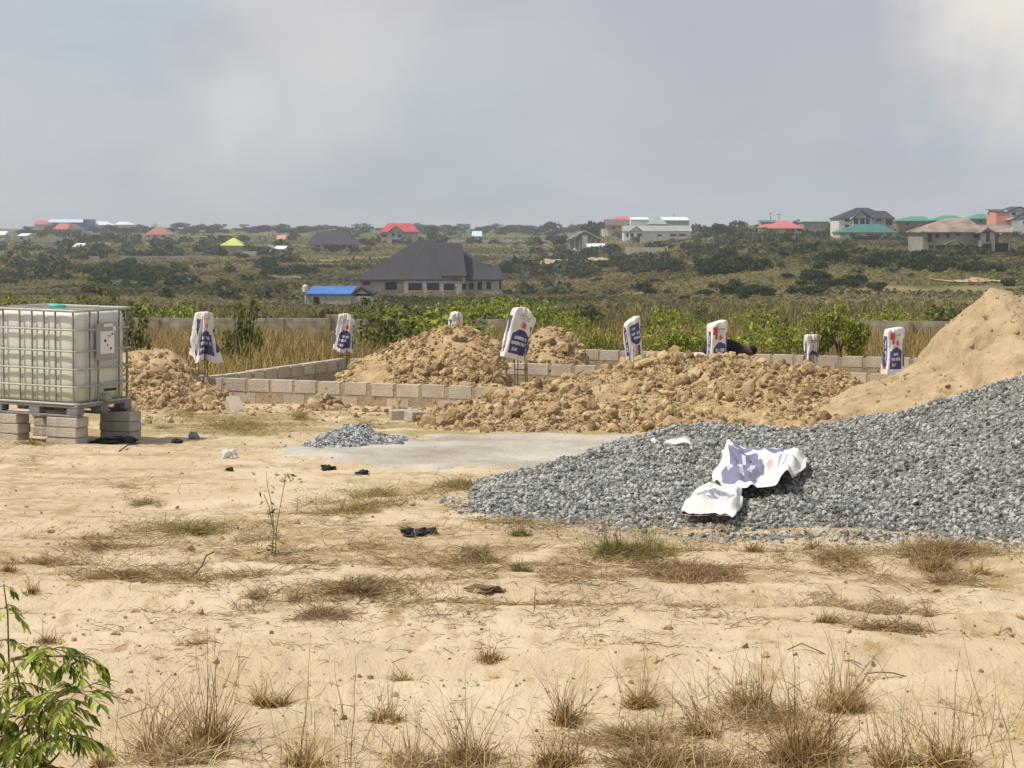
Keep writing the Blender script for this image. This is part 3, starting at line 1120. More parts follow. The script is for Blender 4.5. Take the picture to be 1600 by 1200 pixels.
# ------------------------------------------------------------------ cement bags
def bag_shape(Wd, D, H, nu=72, nv=48, seed=0, wr=.014, flare=0.0, topw=1.0, crown=.0, pinch=0.0, ragged=.0, slant=0.0, red=False, flip=False,
              roundness=.30, cap=True):
    """paper sack: rounded box skin with folds; returns verts, faces and a print index per face"""
    th = np.linspace(0, 2 * math.pi, 721)
    cx = np.sign(np.cos(th)) * np.abs(np.cos(th)) ** roundness * Wd / 2
    sy = np.sign(np.sin(th)) * np.abs(np.sin(th)) ** roundness * D / 2
    dl = np.concatenate([[0], np.cumsum(np.hypot(np.diff(cx), np.diff(sy)))])
    uu = np.linspace(0, 1, nu + 1)[:-1] * dl[-1]
    bx, by = np.interp(uu, dl, cx), np.interp(uu, dl, sy)
    rows = []
    vs = list(np.linspace(0, 1, nv))
    for v in vs:
        s_ = topw + (1 - topw) * (1 - v) ** .7 + flare * (1 - v) ** 2
        if v > .93:
            s_ *= 1 - .10 * ((v - .93) / .07) ** 2
        z = np.full(nu, v * H) + crown * H * v ** 2 * (1 - np.abs(bx / (Wd / 2)) ** 1.25) * .5
        z = z + slant * bx * v ** 2
        if ragged:
            z = z + (1 - v) ** 3 * ragged * vnoise(uu / dl[-1] * 7, uu * 0 + seed, seed) * 2
        a = uu / dl[-1]
        fold = 1.5 * wr * (fbm(np.cos(a * 6.283) * 2.2 + seed, np.sin(a * 6.283) * 2.2 + v * 1.8, seed, 4) * 2.0
                     + .8 * fbm(np.cos(a * 6.283) * 5 + seed, np.sin(a * 6.283) * 5 + v * .8, seed + 3, 3))
        nx, ny = bx / (Wd / 2), by / (D / 2)
        pin = 1 - pinch * math.exp(-((v - .5) / .22) ** 2)
        rows.append(np.stack([bx * s_ * pin + nx * fold, by * s_ * pin + ny * fold * .9, z], -1))
    V = np.concatenate(rows)
    ii = np.arange(nv * nu).reshape(nv, nu)
    Fq = np.stack([ii[:-1], np.roll(ii[:-1], -1, 1), np.roll(ii[1:], -1, 1), ii[1:]], -1).reshape(-1, 4)
    vv = np.repeat((np.array(vs[:-1]) + np.array(vs[1:])) / 2, nu)
    fx = np.tile((bx + np.roll(bx, -1)) / 2 / (Wd / 2), nv - 1)
    fy = np.tile((by + np.roll(by, -1)) / 2 / (D / 2), nv - 1)
    idx = np.zeros(len(Fq), int)
    v = 1 - vv if flip else vv
    v = v + .03
    front = np.abs(fy) > np.abs(fx) * (.98)
    s_ = np.where(fy < 0, fx, -fx) * .5 + .5
    arc = .50 + .13 * np.sin(np.clip((s_ - .05) / .9, 0, 1) * math.pi)
    navy = front & (s_ > .10) & (s_ < .86) & (v > .14) & (v < arc)
    idx[navy] = 1
    word = hash2(np.floor(s_ * 17), np.floor(v * 9), 5 + seed)
    for lo, hi, a0, a1 in ((.44, .50, .2, .76), (.33, .385, .16, .8), (.205, .265, .2, .48)):
        k = navy & (v > lo) & (v < hi) & (s_ > a0) & (s_ < a1) & (word > .18)
        idx[k] = 2
    em = front & (((s_ - .52) / .14) ** 2 + ((v - .72) / .075) ** 2 < 1)
    idx[em] = 4
    idx[front & (((s_ - .55) / .07) ** 2 + ((v - .71) / .045) ** 2 < 1)] = 3
    lg = front & (v > .86) & (v < .90) & (s_ > .25) & (s_ < .75) & (word > .3)
    idx[lg] = 5
    idx[front & (v > .81) & (v < .83) & (s_ > .3) & (s_ < .68) & (word > .25)] = 5
    side = ~front
    t_ = np.where(fx > 0, fy, -fy) * .5 + .5
    st = side & (t_ > .26) & (t_ < .72) & (v > .2) & (v < .88)
    idx[st] = 1
    idx[st & (t_ > .42) & (t_ < .57) & (hash2(np.floor(v * 30), np.floor(t_ * 2), 9) > .25) & ((v > .6) & (v < .82) | (v > .27) & (v < .54))] = 2
    idx[side & (t_ > .3) & (t_ < .68) & (v > .13) & (v < .19)] = 3
    idx[front & (s_ > .90) & (s_ < .97) & (v > .2) & (v < .8)] = 1
    if red:
        idx[front & (s_ < .34) & (s_ > .06 + .1 * (v < .8)) & (v > .70) & (v < .96)] = 3
    mb_ = MB().add(V, Fq, idx)
    if cap:                                               # closed end
        top = V[-nu:]
        c_ = top.mean(0)
        ring2 = c_ + (top - c_) * .55 + np.array([0, 0, .012])
        b0 = mb_.n
        base = mb_.n - nu
        mb_.add(np.concatenate([ring2, [c_ + np.array([0, 0, .018])]]), [(j, (j + 1) % nu, nu) for j in range(nu)], 0)
        mb_.f.append(np.array([[base + j, base + (j + 1) % nu, b0 + (j + 1) % nu, b0 + j] for j in range(nu)]))
        mb_.m.append(np.zeros(nu, int))
    return mb_


BAGM = [M['bag_white'], M['bag_navy'], M['bag_text'], M['bag_red'], M['bag_pink'], M['bag_grey'], M['bag_faded']]


def hang_bag(label, px, pybot, Y, yaw, tilt, pitch=0, **kw):
    o = bag_shape(**kw).build('cement_bag', BAGM, smooth=True)
    o.location = P(px, pybot, Y)
    o.rotation_euler = (R(pitch), R(tilt), R(yaw))
    return tag(o, label, 'cement bag', 'cement bags pulled over the column bars')


rebar('rusty starter bars under the draped bag at the left corner column', -.06, 0, 1.15)
hang_bag('limp crumpled cement bag draped on the bars at the left corner column', 318, 556, 33.0, 38, 3, Wd=.30, D=.18, H=.74, seed=3, wr=.05,
         flare=.40, topw=.55, ragged=.14, crown=.05, roundness=.45)
rebar('starter bars under the round topped bag at the rear left corner', 0, 5.2, .55)
hang_bag('round topped cement bag with a navy panel at the rear left wall corner', 535, 551, 37.75, 12, 8, Wd=.37, D=.15, H=.70, seed=5, wr=.03, slant=-.2,
         crown=.22, topw=.80, roundness=.4, ragged=.05)
rebar('starter bars behind the steep brown heap', 2.41, 5.2, .95)
hang_bag('cement bag with only its white top showing above the steep brown heap', 709, 545, 36.85, 30, 5, Wd=.24, D=.16, H=.66, seed=8, wr=.02, crown=.2,
         topw=.8, roundness=.45)
rebar('tall exposed starter bars beneath the tilted bag with a pointed corner', 5.9, 0, 1.0)
hang_bag('cement bag tilted to the right with one pointed corner up, beside the steep heap', 801, 561, 30.72, 24, 15, Wd=.36, D=.17, H=.76, seed=11, wr=.022, slant=-.25,
         crown=.24, roundness=.22)
rebar('short exposed starter bars beneath the bag leaning left', 6.04, 5.2, .60)
hang_bag('cement bag leaning left with its print upside down and exposed bars below', 994, 563, 35.6, 34, -9, Wd=.30, D=.17, H=.77, seed=14, wr=.015, slant=.3,
         flip=True, roundness=.2)
rebar('starter bars under the upright bag near the crouching person', 7.66, 5.2, .7)
hang_bag('upright square cement bag with a red patch in front of the person in black', 1119, 580, 34.65, 32, 1, Wd=.36, D=.20, H=.885, seed=17, wr=.013, slant=.25, red=True,
         roundness=.2, crown=.02)
rebar('starter bars under the narrow folded bag', 8.37, 9.5, .8)
hang_bag('narrow folded cement bag with long creases, standing beyond the clods', 1267, 580, 38.6, 30, 0, Wd=.28, D=.17, H=.73, seed=20, wr=.03, topw=.88,
         roundness=.4)
rebar('starter bars under the right hand bag by the sand pile', 10.83, 5.2, .8)
hang_bag('upright cement bag with a faded red patch beside the sand pile', 1394, 584, 33.4, 30, 2, Wd=.36, D=.19, H=.79, seed=23, wr=.02, slant=.15, red=True, roundness=.22,
         pinch=.04)


def on_heap(heap, px, py):
    """the point of a heap seen at a photo pixel"""
    d = ray(px, py)
    Y = np.linspace(heap.w[:, 3].min(), heap.w[:, 4].max(), 600)
    k = Y / d.y
    dz = EYE[2] + d.z * k - heap.z(d.x * k, Y)
    i = int(np.argmax(dz < 0)) if (dz < 0).any() else len(Y) - 1
    return Vector((d.x * k[i], Y[i], float(heap.z(d.x * k[i], Y[i]))))


def lay_bag(label, corners, seed, thick, sag, red=False, flip=False, faded=None, lift=0.0, roll=0.0, clear=0.0):
    """empty sack lying on the gravel: skin of a flattened sack laid over the slope between four photo corners"""
    q = [on_heap(gravel, px, py) + Vector((0, -.04, .072)) for (px, py) in corners]        # bottom-left, bottom-right, top-right, top-left of its printed side
    m = bag_shape(1.0, .22, 1.0, 80, 56, seed, .010, roundness=.35, red=red, flip=flip)
    if clear:
        zc = np.concatenate(m.v)
        fc = m.f[0]
        m.m[0] = np.where(zc[fc].mean(1)[:, 2] < clear, 0, m.m[0])
    if faded:
        m.m = [np.array(faded)[v] for v in m.m]
    V = np.concatenate(m.v)
    s_ = np.clip(V[:, 0] + .5, -.03, 1.03)[:, None]
    t_ = np.clip(V[:, 2], 0, 1.03)[:, None]
    s0_, t0_ = s_[:, 0].copy(), t_[:, 0].copy()
    s_ = s_ + (.11 * fbm(t0_ * 3 + seed, s0_ * 2, seed + 7, 3))[:, None]
    t_ = t_ + (.11 * fbm(s0_ * 3 + seed, t0_ * 2 + 5, seed + 9, 3))[:, None]
    c0, c1, c2, c3 = [np.array(v) for v in q]
    base = (c0 * (1 - s_) + c1 * s_) * (1 - t_) + (c3 * (1 - s_) + c2 * s_) * t_
    nrm = np.cross(c1 - c0, c3 - c0)
    nrm /= np.linalg.norm(nrm)
    if nrm[1] > 0:
        nrm = -nrm
    puff = np.sin(np.clip(s_[:, 0], 0, 1) * math.pi) ** .5 * np.sin(np.clip(t_[:, 0], .04, .96) * math.pi) ** .5
    off = (-V[:, 1] / .11) * thick * (.25 + puff) + sag * fbm(s_[:, 0] * 3.1 + seed, t_[:, 0] * 3.1, seed + 40, 4) * 1.6 \
        + .6 * sag * np.abs(fbm(s_[:, 0] * 2 + t_[:, 0] * 2.5 + seed, t_[:, 0], seed + 60, 3))
    off = off + sag * .9 * np.maximum(0, fbm(s0_ * 4.5 + 2 * t0_ + seed, t0_ * 3.5, seed + 80, 3)) + lift * np.exp(-(s0_ / .22) ** 2 - ((t0_ - 1) / .3) ** 2) + roll * np.exp(-((t0_ - .16) / .12) ** 2) * sstep(s0_ / .1) * sstep((1 - s0_) / .1)
    off = off * (.15 + .85 * sstep(t_[:, 0] / .10) * sstep((1.03 - t_[:, 0]) / .10))
    off = np.where(off < 0, off * .25, off)
    N = base + nrm[None] * off[:, None]
    k = 0
    for i, v in enumerate(m.v):
        m.v[i] = N[k:k + len(v)]
        k += len(v)
    cen_ = tuple(sum((Vector(v) for v in q), Vector()) / 4)
    return tag(m.build('cement_bag', BAGM, origin=cen_, smooth=True), label, 'cement bag', 'empty cement bags lying on the gravel')


lay_bag('empty cement bag sprawled on the gravel with a large navy panel, the upper one', [(1112, 772), (1128, 722), (1254, 732), (1238, 776)], 31, .018, .10, faded=[0, 6, 2, 4, 0, 5], lift=.10)
lay_bag('empty cement bag slumped at the gravel foot, the lower of two', [(1058, 822), (1148, 824), (1162, 776), (1090, 784)], 44, .05, .035, faded=[0, 5, 0, 0, 0, 0], roll=.04, clear=.27)


def crumple(name, label, cat, px, py, w, d, h, m, seed, group=None, hole=0.0, yaw=0):
    """a crumpled scrap: thin folded shell"""
    g_ = G(px, py)
    V, Fa = subdiv(ICO2, ICOF2)
    V, Fa = subdiv(V, Fa)
    q = V * np.array([w / 2, d / 2, h / 2])
    nz = 1 + .55 * fbm(V[:, 0] * 2 + seed, V[:, 1] * 2 + V[:, 2] * 2, seed, 4) * 2
    q = q * nz[:, None]
    q[:, 2] = np.where(q[:, 2] < 0, q[:, 2] * .35, q[:, 2])
    a = R(yaw)
    q = np.stack([q[:, 0] * math.cos(a) - q[:, 1] * math.sin(a), q[:, 0] * math.sin(a) + q[:, 1] * math.cos(a), q[:, 2]], -1)
    o_ = MB().add(q + np.array(g_) + np.array([0, 0, h * .12]), Fa).build(name, m, origin=tuple(g_), smooth=True)
    return tag(o_, label, cat, group)


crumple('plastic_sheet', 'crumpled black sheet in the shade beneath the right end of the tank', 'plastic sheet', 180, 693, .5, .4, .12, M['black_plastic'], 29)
crumple('plastic_bag', 'crumpled white plastic bag on the sand right of the tank', 'plastic bag', 358, 716, .14, .11, .13, M['white_plastic'], 3)
crumple('plastic_scrap', 'crumpled black plastic on the sand at the edge of the dry grass', 'scrap', 648, 836, .17, .14, .07, M['black_plastic'], 5)
crumple('plastic_scrap', 'small black shred right beside the larger crumpled black plastic', 'scrap', 674, 835, .07, .1, .06, M['black_plastic'], 7)
crumple('plastic_scrap', 'black plastic scrap below the small gravel heap', 'scrap', 514, 735, .16, .12, .09, M['black_plastic'], 9)
crumple('plastic_scrap', 'flat black plastic strip on the edge of the screed', 'scrap', 567, 740, .12, .1, .045, M['black_plastic'], 12)
crumple('flattened_can', 'flat brownish crushed container lying alone on bare sand', 'container', 760, 922, .17, .12, .035, M['twig'], 15)
crumple('plastic_scrap', 'tiny dark scrap behind the white plastic bag', 'scrap', 360, 735, .07, .07, .04, M['black_plastic'], 17)
crumple('bottle', 'dark bottle lying at the edge of the tank shadow', 'bottle', 277, 692, .10, .08, .07, M['black_plastic'], 19)
crumple('bottle', 'greyish container lying beside the dark bottle near the tank shadow', 'bottle', 302, 685, .11, .1, .11, M['plate'], 21)
crumple('plastic_scrap', 'white scrap on the grass beside the dark block pillar', 'scrap', 222, 664, .07, .07, .07, M['white_plastic'], 23)

def flap(label, px, py, w, h, seed, curl=.9):
    """a torn, bent piece of sack paper, two millimetres thick"""
    c_ = on_heap(gravel, px, py)
    nu_, nv_ = 14, 8
    V = []
    for sgn in (0, 1):
        for i in range(nu_):
            for j in range(nv_):
                s_, t = i / (nu_ - 1), j / (nv_ - 1)
                a = (t - .1) * curl
                V.append((c_.x + (s_ - .5) * w * (1 - .3 * t * s_) + .03 * t, c_.y - .03 + math.cos(a * 1.4) * h * .5 * t - .05 * s_ + .0025 * sgn,
                          c_.z + .01 + math.sin(s_ * 2.6 + .25) * h * (.25 + .75 * t) * .75 + .012 * math.sin(s_ * 9 + seed) + .002 * sgn))
    ii = np.arange(nu_ * nv_).reshape(nu_, nv_)
    q = np.stack([ii[:-1, :-1], ii[1:, :-1], ii[1:, 1:], ii[:-1, 1:]], -1).reshape(-1, 4)
    return tag(MB().add(V, np.concatenate([q, q[:, ::-1] + nu_ * nv_])).build('paper_scrap', M['bag_white'], origin=tuple(c_), smooth=True), label, 'scrap')


flap('bent white paper flap lying on the upper edge of the gravel heap', 1058, 697, .24, .12, 1)
flap('small white scrap of paper left of the bent white flap on gravel', 1017, 693, .08, .05, 4)


# ------------------------------------------------------------------ loose concrete blocks
def block(label, loc, yaw, size=(.45, .22, .115), tilt=(0, 0), group=None, m='block'):
    o_ = MB().box((0, 0, size[2] / 2), size).build('concrete_block', M[m])
    o_.location = loc
    o_.rotation_euler = (R(tilt[0]), R(tilt[1]), R(yaw))
    bevel(o_, .012, 2)
    return tag(o_, label, 'concrete block', group)


g_ = G(364, 643)
block('pale concrete block tipped on its end near the corner column', g_ + Vector((0, .1, -.02)), 28, (.22, .38, .17), (38, 0), m='block_light')
g_ = G(630, 657)
block('concrete block lying on soil by the front wall, left of a pair', g_, 14, (.38, .2, .15))
g_ = G(652, 659)
block('concrete block lying on soil by the front wall, right of a pair', g_, 38, (.32, .2, .14), (0, 4))

# ------------------------------------------------------------------ water tank on block pillars
TA = R(-25)
CORNER = P(121, 652, 20.9)                       # near lower corner of the pallet
TX = Vector((math.cos(TA), math.sin(TA), 0))     # along the long side, towards the near corner
TYv = Vector((-math.sin(TA), math.cos(TA), 0))   # away along the short side
LX, LY, PH, CH = 1.2, 1.0, .13, 1.04
TO = CORNER - TX * (LX / 2) + TYv * (LY / 2)
troot = empty('water_tank', TO, 'white caged water tank on a pallet raised on concrete block pillars', 'water tank', rot=(0, R(0.8), TA))
BZ = TO.z


def tm(mb_, name, m, parent=troot, smooth=False):
    return mb_.build(name, M[m], parent, smooth=smooth)


# pallet
deck = MB()
deck.box((0, 0, PH - .015), (LX, LY, .03))
for y in (-LY / 2 + .05, 0, LY / 2 - .05):
    deck.box((0, y, .0125), (LX, .10, .022))
pal = bevel(tm(deck, 'pallet', 'pallet'), .006)
for x in (-LX / 2 + .08, 0, LX / 2 - .08):
    for y in (-LY / 2 + .07, 0, LY / 2 - .07):
        bevel(tm(MB().box((x, y, .069), (.15, .13, .09)), 'foot', 'pallet', pal), .008)
# tank body: rounded box with panel swells
nu_, nv_ = 160, 60
th = np.linspace(0, 2 * math.pi, 1441)
ex = .16
cx = np.sign(np.cos(th)) * np.abs(np.cos(th)) ** ex * (LX / 2 - .045)
sy = np.sign(np.sin(th)) * np.abs(np.sin(th)) ** ex * (LY / 2 - .045)
dl = np.concatenate([[0], np.cumsum(np.hypot(np.diff(cx), np.diff(sy)))])
uu = np.linspace(0, dl[-1], nu_ + 1)[:-1]
bx, by = np.interp(uu, dl, cx), np.interp(uu, dl, sy)
NB_X = [-.54, -.42, -.19, -.02, .144, .30, .54]      # upright bars on the long side
NB_Y = [-.26, -.11, .27, .41]                        # upright bars on the short side
BZS = [PH + f * CH for f in (.19, .375, .565, .79, .99)]
V = []
H0, H1 = PH + .01, PH + CH - .025
for iv in range(nv_):
    v = iv / (nv_ - 1)
    z = H0 + (H1 - H0) * v
    ed = min(1, min(v, 1 - v) / .055)
    ins = 1 - .06 * (1 - math.sqrt(max(0, 1 - (1 - ed) ** 2)))
    for ix in range(nu_):
        x, y = bx[ix], by[ix]
        sw = 0
        if abs(y) > LY / 2 - .09:                    # long sides swell between the uprights
            d = min(abs(x - q) for q in NB_X)
            sw = -.009 * math.exp(-(d / .020) ** 2)
        if abs(x) > LX / 2 - .09:
            d = min(abs(y - q) for q in NB_Y)
            sw = -.012 * math.exp(-(d / .03) ** 2)
        dz = min(abs(z - q) for q in BZS[:-1])
        sw -= .008 * math.exp(-(dz / .016) ** 2)
        sw += .004 * float(vnoise(np.array([x * 6]), np.array([z * 6 + y * 3]), 6)[0])
        nx, ny = (0, math.copysign(1, y)) if abs(y) > LY / 2 - .09 else (math.copysign(1, x), 0)
        V.append((x * ins + nx * sw, y * ins + ny * sw, z))
ii = np.arange(nv_ * nu_).reshape(nv_, nu_)
mb = MB().add(V, np.stack([ii[:-1], np.roll(ii[:-1], -1, 1), np.roll(ii[1:], -1, 1), ii[1:]], -1).reshape(-1, 4))
mb.f.append(np.array([list(range((nv_ - 1) * nu_, nv_ * nu_))]))
mb.m.append(np.array([0]))
tm(mb, 'tank_body', 'tank', smooth=True)
mb = MB().tube([(-.02, -.05, H1 - .01), (-.02, -.05, H1 + .045)], .10, 24).tube([(-.02, -.05, H1 + .045), (-.02, -.05, H1 + .06)], [.105, .09], 24)
tm(mb, 'filler_cap', 'teal')


# cage of tubes
def rect_loop(z, grow=0.0, rad=.07):
    hx, hy = LX / 2 - .008 + grow, LY / 2 - .008 + grow
    pts_ = []
    for cx_, cy_, a0 in ((hx - rad, hy - rad, 0), (-hx + rad, hy - rad, 90), (-hx + rad, -hy + rad, 180), (hx - rad, -hy + rad, 270)):
        for k in range(6):
            a = R(a0 + k * 18)
            pts_.append((cx_ + math.cos(a) * rad, cy_ + math.sin(a) * rad, z))
    return pts_ + [pts_[0]]


cage = MB()
for z in BZS[:-1]:
    cage.tube(rect_loop(z + .004), .0115, 8)
for z, r_ in ((PH + .012, .014), (PH + CH - .004, .016)):
    cage.tube(rect_loop(z, .004), r_, 8)
for x in NB_X:
    for s_ in (-1, 1):
        cage.tube([(x, s_ * (LY / 2 - .012), PH), (x, s_ * (LY / 2 - .012), PH + CH)], .0105, 8, 1)
for y in NB_Y:
    for s_ in (-1, 1):
        cage.tube([(s_ * (LX / 2 - .012), y, PH), (s_ * (LX / 2 - .012), y, PH + CH)], .0105, 8, 1)
for y in (-.2, .2):
    cage.tube([(-LX / 2, y, PH + CH), (LX / 2, y, PH + CH)], .011, 8)
cage.build('cage', [M['cage'], M['cage_dark']], troot, smooth=True)
# plate and label on the short side
mb = MB().box((LX / 2 + .004, .035, PH + CH * .655), (.006, .40, .41))
pl = tm(mb, 'name_plate', 'plate')
tm(MB().box((LX / 2 + .0085, .03, PH + CH * .645), (.003, .25, .25)), 'paper_label', 'paper', pl)
tm(MB().box((LX / 2 + .0085, .05, PH + CH * .83), (.003, .16, .035)), 'paper_label', 'paper', pl)
tm(MB().box((LX / 2 + .0085, .16, PH + CH * .79), (.003, .05, .05)), 'paper_label', 'paper', pl)
for k, (y, z, w, h) in enumerate(((-.04, .02, .035, .03), (.06, -.07, .03, .025), (.09, .09, .03, .02), (0, -.03, .02, .02), (.03, .06, .05, .006), (.03, .075, .07, .006))):
    tm(MB().box((LX / 2 + .0112, .03 + y, PH + CH * .645 + z), (.0015, w, h)), 'printed_mark', 'ink', pl)
# outlet valve
mb = MB().tube([(LX / 2 - .08, .0, PH + .055), (LX / 2 + .03, .0, PH + .055)], .045, 16).tube([(LX / 2 + .03, 0, PH + .055), (LX / 2 + .05, 0, PH + .055)], .055, 16)
val = tm(mb, 'valve', 'plate', smooth=True)
tm(MB().box((LX / 2 + .03, .05, PH + .145), (.03, .19, .025)), 'valve_handle', 'black_plastic', val)

# block pillars under the pallet corners
def tpt(x, y):
    q = TO + TX * x + TYv * y
    return q


BH = .112
for nm, x, y, yaw, cnt, dx in (('near corner', .38, -.40, 0, 3, 0), ('left end', -.42, -.40, 0, 3, 0), ('shaded back corner', .52, .38, 0, 3, .06), ('far left corner', -.42, .36, 0, 3, 0)):
    q = tpt(x, y)
    zt = BZ - .002 - x * math.tan(R(0.8))
    for k in range(cnt):
        where = {0: 'top', 1: 'middle', 2: 'bottom'}[k]
        jit = random.uniform(-.012, .012)
        zz = zt - BH * (k + 1)
        pos_ = q + TX * jit + TYv * random.uniform(-.01, .01)
        block('%s concrete block of the pillar under the tank at its %s' % (where, nm), (pos_.x, pos_.y, zz),
              math.degrees(TA) + yaw + random.uniform(-2.5, 2.5), (.42 + random.uniform(-.01, .01), .22, BH - .003), group='blocks under the water tank')



# ------------------------------------------------------------------ the crouching worker
def skin_body(name, joints, bones, m, parent=None, origin=(0, 0, 0), root=0, sub=2):
    me = bpy.data.meshes.new(name)
    me.from_pydata([tuple(Vector(j[0])) for j in joints], bones, [])
    o_ = bpy.data.objects.new(name, me)
    COL.objects.link(o_)
    sk = o_.modifiers.new('Skin', 'SKIN')
    for i, j in enumerate(joints):
        r_ = j[1] if isinstance(j[1], tuple) else (j[1], j[1])
        me.skin_vertices[0].data[i].radius = r_
        me.skin_vertices[0].data[i].use_root = (i == root)
    sk.use_smooth_shade = True
    sb = o_.modifiers.new('Subdivision', 'SUBSURF')
    sb.levels = sb.render_levels = sub
    me.materials.append(m)
    if parent is not None:
        o_.parent = parent
    else:
        o_.location = origin
    return o_


def person():
    """bent forward at the hips, hands down by the ground, head to the right"""
    gx = P(1106, 600, 34.95)
    base = Vector((gx.x, gx.y, float(ground_z(gx.x, gx.y))))
    J = []
    B = []

    def j(x, y, z, r_, par=None):
        J.append(((x, y, z), r_))
        if par is not None:
            B.append((par, len(J) - 1))
        return len(J) - 1
    pel = j(0, 0, .80, (.13, .15))
    wai = j(.16, 0, .86, (.12, .14), pel)
    che = j(.36, 0, .87, (.13, .17), wai)
    nec = j(.52, 0, .84, (.075, .10), che)
    nk2 = j(.59, 0, .82, (.052, .055), nec)
    hd = j(.67, 0, .80, (.085, .082), nk2)
    hd2 = j(.745, 0, .765, (.078, .072), hd)
    for s_ in (-1, 1):
        hip = j(.0, s_ * .10, .76, .095, pel)
        kn = j(.10, s_ * .13, .44, .062, hip)
        an = j(-.04, s_ * .14, .09, .04, kn)
        j(.12, s_ * .15, .035, .035, an)
        sh = j(.46, s_ * .17, .80, .062, che)
        el = j(.50, s_ * .22, .53, .042, sh)
        wr_ = j(.62, s_ * .16, .33, .028, el)
        pa = j(.66, s_ * .15, .26, (.036, .018), wr_)
        for k, (dx, L) in enumerate(((-.024, .062), (-.008, .07), (.008, .066), (.024, .05))):
            f1 = j(.675 + dx * .3, s_ * .15 + dx, .21, .009, pa)
            j(.665 + dx * .3, s_ * .145 + dx, .21 - L * .8, .008, f1)
        t1 = j(.64, s_ * .15 - s_ * .035, .245, .011, pa)
        j(.655, s_ * .15 - s_ * .05, .205, .009, t1)
    body = skin_body('person', J, B, M['skin'], None, base)
    body.scale = (1.13, 1.13, 1.13)
    tag(body, 'person in black bending down behind the cement bag with a red patch', 'person')
    # shirt and shorts follow the body
    SJ = [((.10, 0, .85), (.155, .175)), ((.22, 0, .885), (.15, .17)), ((.36, 0, .885), (.155, .195)), ((.50, 0, .81), (.10, .13)),
          ((.46, -.17, .80), .085), ((.49, -.205, .62), .072), ((.46, .17, .80), .085), ((.49, .205, .62), .072)]
    skin_body('shirt', SJ, [(0, 1), (1, 2), (2, 3), (2, 4), (4, 5), (2, 6), (6, 7)], M['cloth_black'], body)
    TJ = [((.03, 0, .81), (.155, .175)), ((0, -.10, .74), .115), ((.09, -.13, .46), .085), ((0, .10, .74), .115), ((.09, .13, .46), .085), ((.12, 0, .83), (.14, .16))]
    skin_body('trousers', TJ, [(0, 1), (1, 2), (0, 3), (3, 4), (0, 5)], M['cloth_black'], body)
    HJ = [((.65, 0, .835), (.088, .088)), ((.73, 0, .81), (.086, .084)), ((.785, 0, .765), (.055, .06))]
    skin_body('hair', HJ, [(0, 1), (1, 2)], M['hair'], body)
    # face: eyes, nose, ears look at the ground
    for s_ in (-1, 1):
        MB().add(ICO2 * .011 + np.array([.765, s_ * .033, .712]), ICOF2).build('eye', M['bag_white'], body)
    f = MB()
    f.add(ICO2 * np.array([.018, .016, .026]) + np.array([.735, 0, .688]), ICOF2)
    f.build('nose', M['skin'], body, smooth=True)
    for s_ in (-1, 1):
        MB().add(ICO2 * np.array([.028, .012, .035]) + np.array([.68, s_ * .088, .785]), ICOF2).build('ear', M['skin'], body, smooth=True)
    return body


person()
# white curved thing left of the worker's bag
q = P(1093, 562, 34.7)
mb = MB()
prof = [(0.115, 0), (.118, .05), (.105, .095), (.07, .125), (.0, .135)]
for k in range(24):
    for j_ in range(len(prof) - 1):
        a0, a1 = k * math.pi / 12, (k + 1) * math.pi / 12
        (r0, z0), (r1, z1) = prof[j_], prof[j_ + 1]
        mb.add([(q.x + r0 * math.cos(a0), q.y + r0 * math.sin(a0), q.z + z0), (q.x + r0 * math.cos(a1), q.y + r0 * math.sin(a1), q.z + z0),
                (q.x + r1 * math.cos(a1), q.y + r1 * math.sin(a1), q.z + z1), (q.x + r1 * math.cos(a0), q.y + r1 * math.sin(a0), q.z + z1)], [(0, 1, 2, 3)], 1 if j_ < 1 else 0)
tag(mb.build('bucket', [M['cloth_white'], M['black_plastic']], origin=tuple(q), smooth=True), 'round white topped black bucket left of the upright bag with a red patch', 'bucket')

# ------------------------------------------------------------------ boundary wall
mb = MB()
BW = [(150, 496, 79.5), (212, 496.5, 79.5), (290, 497, 79.5), (372, 497.5, 79.5), (455, 497, 79.5), (510, 497.5, 79.5), (512, 491.5, 79.5), (553, 491.5, 79.5),
      (555, 499, 79.5), (640, 499, 79), (700, 499, 78.8), (805, 499.5, 78.5), (930, 500, 78), (1060, 500, 77), (1200, 500, 76.5), (1345, 499, 76), (1352, 501, 76), (1450, 502, 75.5), (1640, 503, 75)]
bw0 = P(150, 530, 79.5)
for (ax, ay, aY), (bx_, by_, bY) in zip(BW[:-1], BW[1:]):
    a, b_ = P(ax, ay, aY), P(bx_, by_, bY)
    if bx_ - ax < 4 or 780 < (ax + bx_) / 2 < 1345:
        continue
    d = (b_ - a)
    n2 = Vector((-d.y, d.x, 0)).normalized() * .08
    lo = -4.6
    V = []
    for s_ in (-1, 1):
        for v, z in ((a, a.z), (b_, b_.z), (b_, lo), (a, lo)):
            V.append((v.x + n2.x * s_, v.y + n2.y * s_, z))
    mb.add(V, [(0, 1, 2, 3), (7, 6, 5, 4), (0, 4, 5, 1), (0, 3, 7, 4), (1, 5, 6, 2)])
bw = mb.build('boundary_wall', M['boundary'], origin=tuple(bw0))
tag(bw, 'long weathered block boundary wall running across behind the dry grass', 'boundary wall')
for k, px in enumerate((245, 440, 512, 720, 1422)):
    yy_ = float(np.interp(px, [v[0] for v in BW], [v[1] for v in BW]))
    YY_ = float(np.interp(px, [v[0] for v in BW], [v[2] for v in BW])) - .14
    q = P(px, yy_, YY_)
    MB().box((q.x, q.y, q.z - 1.0), (.18, .14, 1.9 + .05 * (k % 3))).build('pillar', M['mortar'], bw, tuple(bw0))


